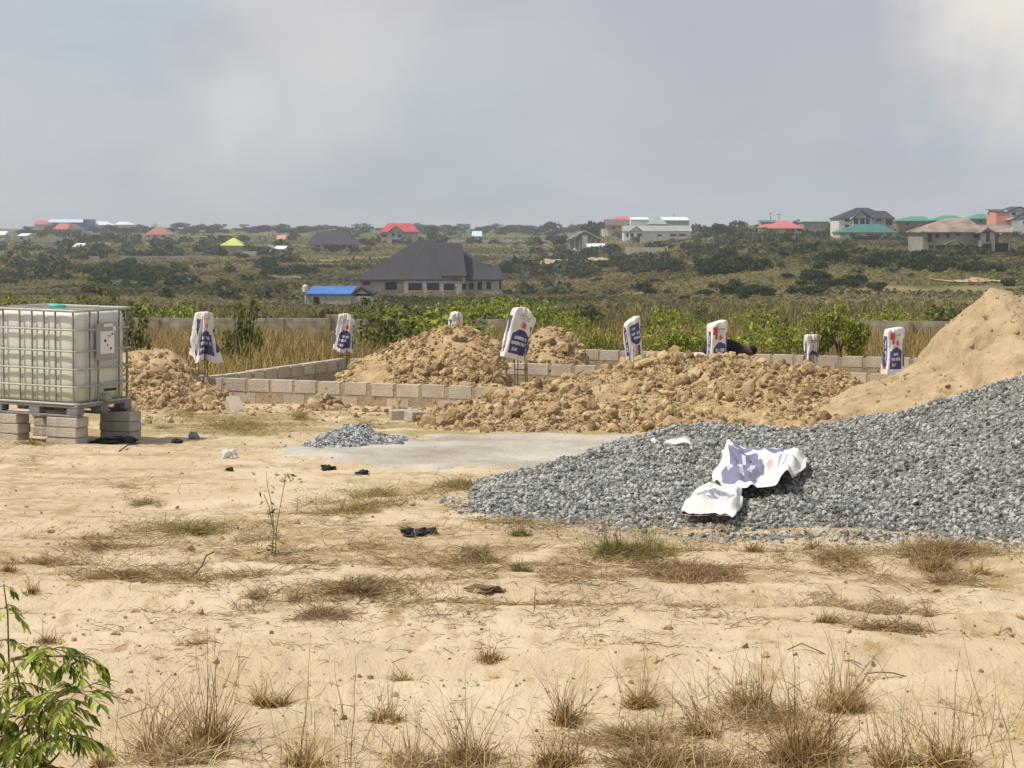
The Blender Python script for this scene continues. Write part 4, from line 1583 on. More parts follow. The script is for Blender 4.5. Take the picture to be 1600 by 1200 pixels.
# ------------------------------------------------------------------ vegetation prototypes
def crown(n, lobes, leaf, shell=.35, up=.3, squash=.8, seed=0):
    """leaf clumps on the skin of many overlapping lobes, unit radius"""
    rg = np.random.default_rng(seed)
    c_ = rg.normal(size=(lobes, 3))
    c_ /= np.linalg.norm(c_, axis=1)[:, None]
    c_ *= rg.uniform(.25, .78, lobes)[:, None]
    c_[:, 2] = c_[:, 2] * .8 + .1
    rr = rg.uniform(.26, .48, lobes)
    w = rr ** 2 / (rr ** 2).sum()
    k = rg.choice(lobes, n, p=w)
    d = rg.normal(size=(n, 3))
    d /= np.linalg.norm(d, axis=1)[:, None]
    p_ = c_[k] + d * (rr[k] * (1 - shell * rg.uniform(size=n) ** 2))[:, None]
    p_[:, 2] = (p_[:, 2] + .55) * squash
    k = p_[:, 2] > 0.01
    p_ = p_[k]
    return leaves(p_, rg.uniform(.6, 1.4, len(p_)) * leaf, up)


def proto(name, m, n, lobes, leaf, squash=.8, seed=0, up=.3, stems=True):
    b_ = MB().add(*crown(n, lobes, leaf, squash=squash, seed=seed, up=up))
    o_ = b_.build(name, M[m])
    return o_


SHRUBS = {}


def open_crown(n, leaf, lobes, seed):
    """a loose crown of separate leaf clumps with gaps between them"""
    rg_ = np.random.default_rng(seed)
    L_ = np.array(lobes)
    k_ = rg_.choice(len(L_), n, p=L_[:, 3] ** 2 / (L_[:, 3] ** 2).sum())
    d_ = rg_.normal(size=(n, 3))
    d_ /= np.linalg.norm(d_, axis=1)[:, None]
    p_ = L_[k_, :3] + d_ * (L_[k_, 3] * rg_.uniform(.35, 1, n) ** .6)[:, None]
    p_ = p_[p_[:, 2] > .01]
    return leaves(p_, rg_.uniform(.6, 1.4, len(p_)) * leaf, .4)


for key, m, lob in (('open', 'leaf_bright', [(-.5, 0, .32, .27), (.42, .05, .28, .30), (.02, .1, .72, .25), (.12, -.3, .48, .25), (-.2, .25, .52, .25), (.62, 0, .42, .2), (-.68, 0, .48, .16)]),
                    ('sparse', 'leaf_mid', [(-.3, 0, .75, .26), (.28, .05, .85, .22), (.05, .2, .5, .24), (.45, -.2, .4, .22), (-.5, .2, .35, .22), (-.1, -.3, .2, .2)]),
                    ('open2', 'leaf_mid', [(-.3, 0, .75, .22), (.25, .05, .82, .2), (.05, .2, .5, .2), (.4, -.2, .45, .2), (-.45, .2, .4, .2), (-.1, -.3, .22, .18)])):
    o = MB().add(*open_crown(520 if key == 'sparse' else 2200, .085 if key == 'sparse' else .058, lob, 3)).build('crown', M[m])
    SHRUBS[key] = o.data
    bpy.data.objects.remove(o)
for key, m, n, lobes, leaf, sq in (('dark', 'leaf_dark', 700, 12, .13, .75), ('dark2', 'leaf_dark', 700, 9, .13, .62), ('olive', 'leaf_olive', 600, 11, .13, .7), ('olive2', 'leaf_olive', 560, 8, .14, .55),
                                   ('mid', 'leaf_mid', 1800, 13, .072, .85), ('mid2', 'leaf_mid', 1800, 10, .072, .75), ('bright', 'leaf_bright', 2600, 14, .058, .85),
                                   ('bright2', 'leaf_bright', 2600, 11, .058, .75), ('far', 'leaf_far', 480, 10, .16, .75), ('far2', 'leaf_far', 480, 8, .16, .65)):
    o = proto('shrub', m, n, lobes, leaf, sq, seed=len(SHRUBS) + 70)
    SHRUBS[key] = o.data
    bpy.data.objects.remove(o)


def shrub(key, px, py, wpx, hfac, label, group, name='shrub', cat='shrub', pos=None):
    q = pos if pos is not None else G(px, py)
    s_ = wpx * q.y / F / 1.7
    o_ = bpy.data.objects.new(name, SHRUBS[key])
    COL.objects.link(o_)
    o_.location = q - Vector((0, 0, .06 * s_))
    o_.rotation_euler = (0, 0, random.uniform(0, 6.28))
    o_.scale = (s_, s_, s_ * hfac)
    return tag(o_, label, cat, group)


LD = 'dark green shrub growing on the scrubland hillside'
LO = 'dull olive bush among dry scrub on the hillside'
LB = 'yellow-green bush in the leafy belt just beyond the boundary wall'
# dark clump on the left and the dark belts traced from the photograph
for cx_, cy_, rx, ry, n in ((255, 436, 80, 14, 40), (15, 438, 30, 8, 5), (160, 432, 20, 7, 3), (1010, 424, 210, 10, 48), (890, 408, 60, 8, 8), (1410, 416, 65, 9, 22), (1530, 420, 45, 8, 6),
                            (1140, 418, 70, 9, 14), (1260, 438, 60, 8, 8), (420, 428, 40, 8, 6), (500, 424, 40, 8, 6), (1160, 458, 120, 9, 18), (1330, 452, 60, 8, 4), (1530, 396, 30, 6, 4), (400, 396, 25, 5, 4),
                            (1420, 384, 30, 4, 3), (680, 378, 30, 4, 3), (930, 380, 40, 6, 4), (1300, 376, 90, 4, 6), (1240, 390, 40, 5, 4)):
    for k in range(n):
        px, py = random.gauss(cx_, rx * .55), random.gauss(cy_, ry * .6)
        shrub(random.choice(('dark', 'dark2')), px, py, random.uniform(18, 38) * (1 if cy_ > 400 else .7), random.uniform(.7, 1.1), LD, 'dark shrubs over the hillside')
for k in range(60):
    px, py = random.uniform(-20, 1620), 372 + 100 * random.random() ** 1.0
    if 480 < px < 800 and py > 385:
        continue
    w = random.uniform(9, 24) * (py - 330) / 80
    shrub(random.choice(('dark', 'dark2', 'olive', 'olive', 'olive2')), px, py, w, random.uniform(.6, 1.0),
          LO, 'olive bushes over the hillside')
for (xa, xb, ya, yb, n) in ((1400, 1470, 362, 368, 14), (1250, 1312, 364, 372, 12), (1186, 1256, 371, 376, 8), (1080, 1190, 368, 378, 12), (1440, 1600, 396, 402, 10), (480, 600, 391, 396, 7), (960, 1090, 374, 380, 8), (60, 140, 364, 370, 8), (560, 800, 380, 386, 8)):
    for k in range(n):
        shrub(random.choice(('dark', 'olive', 'olive2', 'far')), random.uniform(xa, xb), random.uniform(ya, yb), random.uniform(12, 22), random.uniform(.7, 1.0), 'dull bush growing close round the houses on the far slope', 'bushes round the far houses')
# leafy belt behind the boundary wall
for k in range(115):
    px = random.choice((random.uniform(-30, 300), random.uniform(-30, 560), random.uniform(540, 860), random.uniform(540, 860), random.uniform(850, 1500)))
    Yb = random.uniform(84, 140)
    x_ = (px - 800) / F * Yb
    top = random.uniform(466, 488) if px < 460 else (random.uniform(482, 492) if px < 595 else random.uniform(466, 490))
    if px > 860:
        top = random.uniform(476, 496)
    if 300 < px < 460:
        top += 8
    gz = float(ground_z(x_, Yb))
    h_ = P(px, top, Yb).z - gz
    w = min(4.2, max(1.6, h_ * random.uniform(1.1, 1.6))) * F / Yb
    s_ = w * Yb / F / 1.7
    key = random.choice(('mid', 'mid2', 'bright', 'bright2', 'olive', 'bright') if not 290 < px < 520 else ('olive', 'olive2', 'mid')if px < 900 else ('olive', 'mid', 'mid2', 'olive2'))
    shrub(key, px, 0, w, min(1.15, max(.32, h_ / (s_ * 1.02))), LB if px < 900 else 'greenish bush standing in the tall olive grass beyond the wall',
          'bushes beyond the boundary wall', name='bush', cat='bush', pos=Vector((x_, Yb, gz)))


def bush(name, label, cat, px, py, Y, wpx, hpx, key, stem=True, group=None):
    """a nearer bush with stems and a leafy crown"""
    q = P(px, py, Y)
    q.z = float(ground_z(q.x, q.y))
    top = P(px, py - hpx, Y).z
    h_, w_ = top - q.z, wpx * 1.6 * Y / F
    root = empty(name, q, label, cat, group)
    o_ = bpy.data.objects.new('crown', SHRUBS[key])
    COL.objects.link(o_)
    o_.parent = root
    o_.scale = (w_ / 1.7, w_ / 1.7, h_ / (.95 if key in ('open', 'open2', 'sparse') else 1.25) * (.8 if stem else 1))
    o_.location = (0, 0, h_ * (.2 if stem else 0))
    o_.rotation_euler = (0, 0, 0 if key in ('open', 'open2', 'sparse') else random.uniform(0, 6))
    m_ = MB()
    for k in range(5):
        a = random.uniform(0, 6.28)
        m_.tube([(0, 0, -.05), (math.cos(a) * w_ * .12, math.sin(a) * w_ * .12, h_ * .35), (math.cos(a) * w_ * .27, math.sin(a) * w_ * .27, h_ * .7)], [.035, .025, .01], 5)
    m_.build('stems', M['bark'], root)
    return root


bush('bush', 'bright yellow-green bush left of the upright bag with a red patch', 'bush', 1075, 562, 47, 90, 64, 'bright', False)
bush('bush', 'leafy yellow-green bush right behind the person in black', 'bush', 1160, 566, 48, 130, 56, 'bright2', False)
bush('bush', 'yellow-green bush between the person and the narrow bag', 'bush', 1222, 562, 49, 80, 78, 'bright2', False)
bush('bush', 'bright green bush left of the bag leaning left', 'bush', 934, 556, 46, 52, 54, 'bright', False)
bush('bush', 'green bush behind the bag leaning left', 'bush', 1008, 552, 50, 50, 40, 'mid', False)
bush('bush', 'tall leafy bush behind the peak of the steep brown heap', 'bush', 650, 548, 60, 110, 72, 'bright', False)
bush('bush', 'yellow-green bush on the far side of the round topped bag', 'bush', 590, 545, 58, 80, 70, 'mid', False)
bush('bush', 'low bright bush left of the white bag top over the heap', 'bush', 690, 545, 55, 60, 50, 'bright2', False)
bush('bush', 'dense green bush rising over the boundary wall behind the steep heap', 'bush', 625, 540, 72, 140, 72, 'mid2', False)
bush('bush', 'thin olive bush in dry grass right of the tank', 'bush', 214, 552, 46, 40, 58, 'sparse', True)
bush('sapling', 'thin leafy sapling in dry grass right of the draped corner bag', 'sapling', 387, 560, 44, 40, 86, 'sparse', True)
bush('bush', 'greyish green bush behind the tall sapling near the left foundation wall', 'bush', 368, 560, 46, 40, 44, 'sparse', True)


def tree(name, label, px, pyb, Y, wpx, htop, trunk_frac, key, lean=.0, group=None, cat='tree', pos=None):
    if pos is None:
        q = P(px, pyb, Y)
        q.z = float(ground_z(q.x, q.y))
    else:
        q = pos
    h_ = P(px, htop, q.y).z - q.z
    w_ = wpx * q.y / F
    root = empty(name, q, label, cat, group)
    o_ = bpy.data.objects.new('crown', SHRUBS[key])
    COL.objects.link(o_)
    o_.parent = root
    ch = h_ * (1 - trunk_frac)
    o_.scale = (w_ / 1.7, w_ / 1.7, ch / (.98 if key in ('open', 'open2', 'sparse') else 1.1))
    o_.location = (lean * h_, 0, h_ * trunk_frac - .04 * ch)
    o_.rotation_euler = (0, 0, 0 if key in ('open', 'open2', 'sparse') else random.uniform(0, 6))
    m_ = MB()
    r_ = max(.03, h_ * .022)
    t_ = Vector((lean * h_ * .8, 0, h_ * (trunk_frac + .12)))
    m_.tube([(0, 0, -.1), t_ * .5 + Vector((.02, 0, 0)), t_], [r_ * 1.3, r_, r_ * .7], 7)
    for k in range(6):
        a = k * 1.05 + random.uniform(-.3, .3)
        e = t_ + Vector((math.cos(a) * w_ * .3, math.sin(a) * w_ * .3, ch * random.uniform(.25, .6)))
        m_.tube([t_ * random.uniform(.7, 1), t_.lerp(e, .5) + Vector((0, 0, ch * .05)), e], [r_ * .6, r_ * .4, r_ * .15], 5)
    m_.build('trunk', M['bark'], root)
    return root


tree('small_tree', 'small green tree with bare forked trunk right of the narrow folded bag', 1312, 560, 46, 100, 464, .30, 'open')
tree('small_tree', 'spindly shrub tree to the left of the forked trunk tree', 1282, 562, 50, 56, 500, .35, 'open2')
# named trees far off
for px, pyb, w, top, lab in ((931, 377, 34, 337, 'tall dark tree standing by the unfinished gable, left of the yellow house'), (916, 378, 22, 343, 'slim dark tree next to the taller one by the yellow house'),
                             (1120, 374, 46, 346, 'broad dark tree right of the long white bungalow'), (858, 366, 30, 344, 'round crowned tree on the skyline left of the twin dark trees'),
                             (570, 358, 16, 347, 'round tree on the skyline left of the red roofed house'), (557, 358, 13, 348, 'smaller round tree on the skyline left of the red roofed house'),
                             (653, 358, 18, 347, 'round tree just right of the red roofed house'), (672, 360, 20, 350, 'flat topped tree second to the right of the red roofed house'),
                             (725, 358, 22, 347, 'round tree on the skyline beyond the ridge of the charcoal roof'), (776, 358, 18, 348, 'round tree on the skyline right of the pale blue shed roof'),
                             (283, 360, 28, 346, 'broad tree right of the red-brown roofed bungalow'), (243, 356, 10, 348, 'small round tree peeping over the red-brown roof'),
                             (382, 358, 18, 348, 'rounded tree on the skyline above the lime roof'), (870, 388, 46, 362, 'wide dark tree left of the unfinished gable'),
                             (1158, 358, 16, 344, 'small round tree on the skyline left of the pink roof')):
    q = G(px, pyb)
    tree('tree', lab, px, pyb, q.y, w, top, .25, random.choice(('far', 'far2')), pos=q)
for k in range(230):
    px = random.uniform(-20, 1620)
    pyb = random.uniform(358.2, 366)
    q = G(px, pyb)
    tree('tree', 'one of the hazy trees along the far skyline', px, pyb, q.y, random.uniform(14, 34), pyb - random.choice((random.uniform(5.0, 9.0), random.uniform(7.0, 13.0))) - (1.5 if random.random() < .15 else 0), .15,
         random.choice(('far', 'far2')), group='hazy trees along the skyline', pos=q)

# ------------------------------------------------------------------ grass and scrub that nobody could count
# tall dry grass between the foundation and the boundary wall
n = 150000
Yg = 36.5 + 41 * RNG.uniform(size=n) ** .8
tt = RNG.uniform(-.30, .30, n)
xg = tt * Yg
a_ = (xg - FP.x) * U.x + (Yg - FP.y) * U.y
b_ = (xg - FP.x) * W_.x + (Yg - FP.y) * W_.y
keep = ~((a_ > -.4) & (a_ < 14) & (b_ > -1) & (b_ < 10.2)) & ~((xg > 3.0) & (Yg < 31)) & (fbm(xg * .25, Yg * .18, 66, 4) > -.22)
xg, Yg = xg[keep], Yg[keep]
n = len(xg)
pos = np.stack([xg, Yg, ground_z(xg, Yg) - .03], -1)
dirs = np.stack([RNG.normal(0, .22, n) + .08, RNG.normal(0, .22, n), np.ones(n)], -1)
hh = (.55 + .5 * sstep((Yg - 45) / 25) + .6 * (fbm(xg * .3, Yg * .3, 61, 3) + .5)) * RNG.uniform(.5, 1.25, n)
V, Fq, Ft = blades(pos, dirs, hh, RNG.uniform(.008, .018, n) * (Yg / 50), .4)
mb = MB().add(V, Fq)
mb.f.append(Ft)
mb.m.append(np.zeros(len(Ft), int))
tag(mb.build('tall_dry_grass', M['tall_grass']), kind='stuff')

# scrub cover on the hillside beyond the wall
n = 160000
py_ = 362 + 140 * RNG.uniform(size=n) ** .8
d_ = np.array([ray(800, y) for y in np.linspace(358, 510, 400)])
lut = np.array([G(800, y).y for y in np.linspace(358, 510, 400)])
Ys = np.interp(py_, np.linspace(358, 510, 400), lut) * RNG.uniform(.9, 1.1, n)
Ys = np.maximum(Ys, 82)
xs_ = RNG.uniform(-.29, .29, n) * Ys
cl = fbm(xs_ / 18, Ys / 30, 91, 4)
k = cl > -.45
xs_, Ys = xs_[k], Ys[k]
n = len(xs_)
pos = np.stack([xs_, Ys, ground_z(xs_, Ys)], -1)
sz = (.32 + .4 * RNG.uniform(size=n) ** 2) * np.clip(Ys / 300, .5, 1.6)
pos[:, 2] += sz * .35
V, Fq = leaves(pos, sz, 2.4, 1.6)
tag(MB().add(V, Fq).build('scrub_cover', M['scrub']), kind='stuff')
# small bushes beyond counting, clumped over the slopes
n = 1500
py_ = RNG.uniform(360, 470, n)
pc = Gn(RNG.uniform(-30, 1630, n), py_)
k = fbm(pc[:, 0] / 45, pc[:, 1] / 70, 191, 4) > RNG.uniform(-.25, .25, n)
k &= ~((py_ > 383) & (np.abs(pc[:, 0] / pc[:, 1] * F + 800 - 640) < 165))
pc = pc[k]
rad = RNG.uniform(.6, 2.6, len(pc)) * np.clip(pc[:, 1] / 420, .55, 1.6)
nl = 46
d_ = RNG.normal(size=(len(pc), nl, 3))
d_ /= np.linalg.norm(d_, axis=2)[:, :, None]
d_[:, :, 2] = np.abs(d_[:, :, 2]) * RNG.uniform(.6, 1.1, len(pc))[:, None]
lp_ = pc[:, None, :] + d_ * (rad[:, None] * RNG.uniform(.45, 1.1, (len(pc), nl)))[:, :, None]
V, Fq = leaves(lp_.reshape(-1, 3), np.repeat(rad, nl) * RNG.uniform(.3, .6, len(pc) * nl), .6, 1.5)
M['leaf_scrub'] = mat('scrub_leaf', (.036, .056, .016), .75, .4, .03, island=.35, col2=(.095, .115, .04), transl=.25, edge=(.38, .62))
tag(MB().add(V, Fq).build('scrub_bushes', M['leaf_scrub']), kind='stuff')
# tall olive grass right behind the boundary wall
n = 42000
Yg = RNG.uniform(82, 190, n)
xg = RNG.uniform(-.29, .29, n) * Yg
k = (fbm(xg * .09, Yg * .05, 71, 4) + .25 * sstep((xg / Yg + .02) / .1) > -.05)
xg, Yg = xg[k], Yg[k]
n = len(xg)
pos = np.stack([xg, Yg, ground_z(xg, Yg) - .05], -1)
dirs = np.stack([RNG.normal(0, .3, n), RNG.normal(0, .3, n), np.ones(n)], -1)
V, Fq, Ft = blades(pos, dirs, RNG.uniform(.8, 2.1, n), RNG.uniform(.02, .045, n) * (Yg / 90), .5)
mb = MB().add(V, Fq)
mb.f.append(Ft)
mb.m.append(np.zeros(len(Ft), int))
M['olive_grass'] = mat('olive_grass', (.12, .105, .03), .85, .4, .12, island=.5, col2=(.34, .28, .10), transl=.25)
tag(mb.build('tall_olive_grass', M['olive_grass']), kind='stuff')


def patch(px, py, wpx, hpx, n, L, flat, mkey, wd=.0016, out_=None):
    """dry grass lying in a patch of the sand"""
    n = int(n * 3.2)
    th_ = RNG.uniform(0, 6.283, n)
    rr_ = np.abs(RNG.normal(0, .5, n))
    qx, qy = px + np.cos(th_) * rr_ * wpx / 2, py + np.sin(th_) * rr_ * hpx / 2
    q_ = Gn(qx, qy)
    ok_ = fbm(q_[:, 0] * 4.5, q_[:, 1] * 3.0, 501, 4) > RNG.uniform(-.30, .25, n)
    q_ = q_[ok_]
    n = len(q_)
    if n == 0:
        return
    dd = np.stack([RNG.normal(0, 1, n), RNG.normal(0, 1, n), np.abs(RNG.normal(flat, flat * .6, n)) + .02], -1)
    V_, A_, B_ = blades(q_ + np.array([0, 0, .003]), dd, RNG.uniform(.5, 1.3, n) * L, np.full(n, wd) * RNG.uniform(.6, 1.4, n), .5)
    m_ = LIT.setdefault(mkey, MB())
    b0 = m_.n
    m_.add(V_, A_)
    m_.f.append(B_ + b0)
    m_.m.append(np.zeros(len(B_), int))


LIT = {}
for args in ((1090, 906, 150, 26, 2200, .07, .35, 'litter_rust'), (1250, 880, 120, 16, 500, .07, .35, 'litter_rust'), (800, 880, 1700, 90, 2600, .09, .25, 'litter_brown'), (800, 960, 1700, 60, 1500, .08, .25, 'litter_brown'), (800, 820, 1500, 60, 1300, .09, .25, 'litter'), (800, 900, 1700, 120, 2000, .07, .2, 'litter'), (300, 835, 260, 38, 1100, .11, .5, 'straw_green'), (380, 845, 150, 26, 500, .10, .5, 'litter'), (215, 912, 330, 22, 700, .10, .35, 'litter_brown'), (330, 915, 230, 26, 600, .10, .4, 'litter_brown'),
             (60, 885, 220, 26, 800, .12, .5, 'litter_brown'), (150, 868, 260, 20, 400, .10, .4, 'litter_brown'), (230, 783, 90, 9, 300, .09, .5, 'straw_green'), (130, 850, 200, 16, 300, .10, .3, 'litter_brown'),
             (560, 800, 300, 50, 1100, .10, .5, 'straw_green'), (600, 775, 300, 30, 900, .10, .6, 'straw_green'), (720, 765, 110, 26, 700, .12, .8, 'straw_green'), (560, 935, 260, 26, 800, .10, .4, 'litter_brown'),
             (600, 860, 280, 40, 600, .10, .4, 'litter'), (760, 870, 260, 40, 700, .10, .4, 'litter_brown'), (500, 972, 130, 16, 420, .09, .5, 'litter_brown'), (390, 940, 100, 22, 350, .10, .6, 'litter_brown'), (740, 945, 200, 14, 220, .09, .3, 'litter'),
             (1000, 865, 220, 34, 1800, .10, .5, 'straw_green'), (1090, 905, 190, 28, 1500, .08, .35, 'litter_brown'), (1350, 940, 260, 34, 900, .10, .5, 'litter'), (1480, 870, 220, 30, 1100, .12, .6, 'litter_brown'),
             (1300, 872, 260, 26, 700, .10, .5, 'litter_brown'), (1450, 905, 300, 16, 500, .10, .4, 'litter_brown'), (1250, 975, 260, 14, 300, .09, .5, 'litter'), (1480, 985, 260, 16, 420, .09, .5, 'litter_brown'), (1380, 985, 200, 8, 250, .09, .4, 'litter_brown'),
             (1200, 1115, 330, 60, 450, .10, .5, 'litter'), (980, 1150, 220, 30, 500, .09, .5, 'litter'), (1050, 1190, 560, 40, 500, .10, .6, 'litter_brown'), (300, 1190, 360, 30, 300, .11, .6, 'litter'), (650, 1190, 300, 40, 250, .10, .6, 'litter'),
             (370, 665, 240, 40, 2200, .13, .6, 'straw_green'), (300, 650, 140, 24, 700, .13, .6, 'straw_green'), (470, 655, 120, 22, 700, .12, .6, 'straw_green'), (250, 670, 60, 16, 300, .12, .6, 'straw_green'), (580, 665, 140, 16, 500, .12, .5, 'straw_green'),
             (50, 700, 120, 10, 200, .1, .7, 'straw_green'), (20, 720, 160, 10, 120, .08, .5, 'straw_green'), (200, 760, 300, 60, 160, .09, .3, 'litter_brown'), (850, 1000, 900, 130, 500, .07, .3, 'litter_brown'), (300, 1010, 700, 120, 260, .06, .3, 'litter_brown'),
             (850, 920, 600, 60, 600, .08, .35, 'litter_brown'), (450, 880, 500, 80, 600, .09, .35, 'litter_brown')):
    patch(*args)
for k_, m_ in LIT.items():
    tag(m_.build('dry_grass_litter', M[k_]), kind='stuff')


def ribbon(mb_, base, direc, L, w, rg_, bend=.5, segs=6, m=0, kink=.15):
    """long bent stalks as thin ribbons that wander as they rise"""
    n_ = len(base)
    d = direc / np.linalg.norm(direc, axis=1)[:, None]
    side = np.cross(d, rg_.normal(size=(n_, 3)))
    side /= np.linalg.norm(side, axis=1)[:, None] + 1e-9
    p_ = base.copy()
    drift = rg_.normal(size=(n_, 3)) * np.array([1, 1, .1]) * bend / segs
    rows_ = []
    for k in range(segs + 1):
        ww = (1.45 * w * (1 - .75 * k / segs))[:, None]
        rows_.append(np.stack([p_ - side * ww, p_ + side * ww], 1))
        d = d + drift + rg_.normal(size=(n_, 3)) * kink / segs * 1.5
        d[:, 2] -= bend * .35 * k / segs / segs
        d /= np.linalg.norm(d, axis=1)[:, None]
        p_ = p_ + d * (L / segs)[:, None]
    V_ = np.stack(rows_, 1).reshape(n_, -1, 3)               # n, (segs+1)*2, 3
    q_ = np.array([(2 * k, 2 * k + 1, 2 * k + 3, 2 * k + 2) for k in range(segs)])
    mb_.add(V_.reshape(-1, 3), (q_[None] + (np.arange(n_) * (segs + 1) * 2)[:, None, None]).reshape(-1, 4), m)


def tussock(label, px, py, wpx, hpx, mkey='straw', dens=1.0, lean=0.0, stalks=10, name='grass_tussock'):
    """one clump: a low dark heart, matted blades round it, arching leaves and tall wandering stalks"""
    q = G(px, py)
    s_ = q.y / F
    w, h = wpx * s_ / 2, hpx * s_
    m_ = MB()
    cores = [(0, 0, 1.0)] + [(RNG.uniform(-.36, .36), RNG.uniform(-.34, .34), RNG.uniform(.3, .7)) for _ in range(2 + int(dens * 2))]

    def place(k, spread):
        c_ = np.array(cores)[RNG.choice(len(cores), k, p=np.array(cores)[:, 2] / sum(v[2] for v in cores))]
        a_ = RNG.uniform(0, 6.283, k)
        r_ = np.abs(RNG.normal(0, spread, k))
        x_, y_ = (c_[:, 0] + np.cos(a_) * r_) * w, (c_[:, 1] + np.sin(a_) * r_) * w * .8
        return np.stack([x_, y_, ground_z(x_ + q.x, y_ + q.y) - q.z - .004], -1), np.cos(a_), np.sin(a_), c_[:, 2]
    # heart
    n_ = int(190 * dens)
    ps, cx_, cy_, cs = place(n_, .16)
    ribbon(m_, ps, np.stack([cx_ * .7 + RNG.normal(0, .4, n_), cy_ * .7 + RNG.normal(0, .4, n_), np.full(n_, .8)], -1), h * RNG.uniform(.10, .30, n_) * cs ** .5, RNG.uniform(.0012, .0026, n_), RNG, .9, 3, 1)
    # matted, lying
    n_ = int(80 * dens)
    ps, cx_, cy_, cs = place(n_, .38)
    ribbon(m_, ps, np.stack([RNG.normal(0, 1, n_), RNG.normal(0, 1, n_), np.abs(RNG.normal(.1, .15, n_))], -1), h * RNG.uniform(.15, .45, n_), RNG.uniform(.0008, .0018, n_), RNG, .7, 4, 0, .5)
    # arching leaves
    n_ = int(150 * dens)
    ps, cx_, cy_, cs = place(n_, .14)
    ribbon(m_, ps, np.stack([cx_ * .55 + RNG.normal(0, .28, n_) + lean, cy_ * .5 + RNG.normal(0, .28, n_), np.ones(n_)], -1), h * RNG.uniform(.25, .70, n_) * cs ** .5, RNG.uniform(.0009, .0018, n_), RNG, 1.1, 5, 0, .3)
    # stalks
    n_ = int(stalks * 2.2)
    if n_:
        ps, cx_, cy_, cs = place(n_, .18)
        ribbon(m_, ps, np.stack([cx_ * .25 + RNG.normal(0, .22, n_) + lean, cy_ * .2 + RNG.normal(0, .16, n_), np.ones(n_)], -1), h * RNG.uniform(.55, 1.35, n_), RNG.uniform(.0008, .0014, n_), RNG, .45, 6, 0, .35)
    o_ = m_.build(name, [M[mkey], M['heart']])
    o_.location = q
    return tag(o_, label, 'grass tussock', 'grass tussocks in the foreground')


for a in (('rounded straw tussock on bare sand, left of the twin tussock', 422, 1103, 110, 78, 'straw', 1.1), ('dense brownish tussock with a low tuft joined on its left', 598, 1128, 105, 76, 'straw', 1.3),
          ('low greenish tuft above the dense brownish tussock', 628, 1064, 80, 34, 'straw_green', .6, 0, 5), ('big bristling tussock cut by the bottom edge, centre left', 738, 1196, 150, 130, 'straw_brown', 2.0, 0, 24),
          ('lone short tussock in the middle of the bare sand', 768, 1032, 105, 42, 'straw_brown', 1.0, 0, 4), ('tussock with one thick upright sheaf of stalks', 880, 1130, 95, 100, 'straw_brown', .9, .1, 26),
          ('wide tussock with fanned stalks right of the sheafed tussock', 1006, 1104, 105, 100, 'straw', 1.3, 0, 16), ('dark brown tussock leaning left below the fanned tussock', 1098, 1150, 110, 90, 'straw_brown', 1.2, -.3, 14),
          ('tall straggling tussock with long bare stalks leaning left', 1165, 1112, 130, 105, 'straw_brown', 1.2, -.2, 26), ('largest tussock, a broad brown thicket at the bottom right', 1255, 1190, 230, 160, 'straw_brown', 3.4, .05, 50),
          ('upright golden tussock behind the broad brown thicket', 1320, 1110, 170, 110, 'straw', 2.0, .15, 30), ('sparse tussock with crossing stalks near the right edge', 1480, 1196, 190, 140, 'straw', 1.2, -.2, 26),
          ('thin grass fan right beside the leafy seedling', 235, 1180, 150, 130, 'straw', 1.0, .1, 22), ('tall ragged tussock with brown stalks left of the rounded straw tussock', 335, 1165, 150, 160, 'straw_brown', 1.4, .1, 34),
          ('flat brown tuft above the leafy seedling', 78, 1003, 85, 34, 'straw_brown', 1.0, 0, 4), ('small vase shaped tuft above the seedling tip', 50, 926, 52, 40, 'straw_brown', .3, 0, 10),
          ('green grass clump at the foot of the gravel heap', 960, 866, 110, 62, 'grass_green', 4.5, 0, 34), ('green and straw clump just right of the greener clump by the gravel', 1012, 860, 90, 50, 'grass_green', 3.0, .1, 22),
          ('small green tuft below the gravel, left of the green clump', 812, 836, 60, 36, 'grass_green', 1.6, 0, 8), ('small green tuft in front of the pair of tufts below the gravel', 815, 893, 70, 36, 'grass_green', 1.6, 0, 6),
          ('low tuft on the litter right of centre near the wheel rut', 1290, 972, 62, 34, 'straw_green', .8, 0, 6), ('tuft at the gravel foot below the lower cement bag', 1180, 862, 60, 40, 'straw_brown', .8, 0, 9),
          ('little tuft right of the low rut tuft', 1452, 962, 40, 30, 'straw_brown', .4, 0, 5), ('twiggy tuft left of the flattened container', 460, 938, 44, 34, 'straw_brown', .3, 0, 7),
          ('brown brushy clump on the sand at the foot of the gravel, far right', 1465, 890, 110, 56, 'straw_brown', 1.6, 0, 18), ('bushy brown clump beside the far right brown clump', 1530, 895, 60, 40, 'straw_green', .6, .1, 10),
          ('bent clump with a dark stem at the gravel foot', 1268, 858, 60, 40, 'straw_brown', .8, -.2, 8), ('tuft at the left edge above the flat brown tuft', 12, 892, 70, 30, 'straw_brown', .9, 0, 5),
          ('sparse tuft between bottom tussocks at centre', 640, 1192, 110, 90, 'straw', .6, 0, 16), ('ragged tuft at the bottom edge right of the bristling tussock', 880, 1196, 150, 90, 'straw_brown', 1.3, 0, 26),
          ('dry tuft at the bottom edge under the dark leaning tussock', 1010, 1198, 150, 80, 'straw_brown', 1.3, 0, 22), ('golden tuft at the bottom edge right of the broad thicket', 1400, 1196, 120, 110, 'straw', 1.0, -.1, 22),
          ('thin tuft at the bottom edge beside the leafy seedling', 160, 1198, 120, 60, 'straw', .8, 0, 14), ('pale ragged tuft at the bottom edge left of the sparse tuft', 480, 1198, 170, 80, 'straw', .9, 0, 20)):
    tussock(*a)

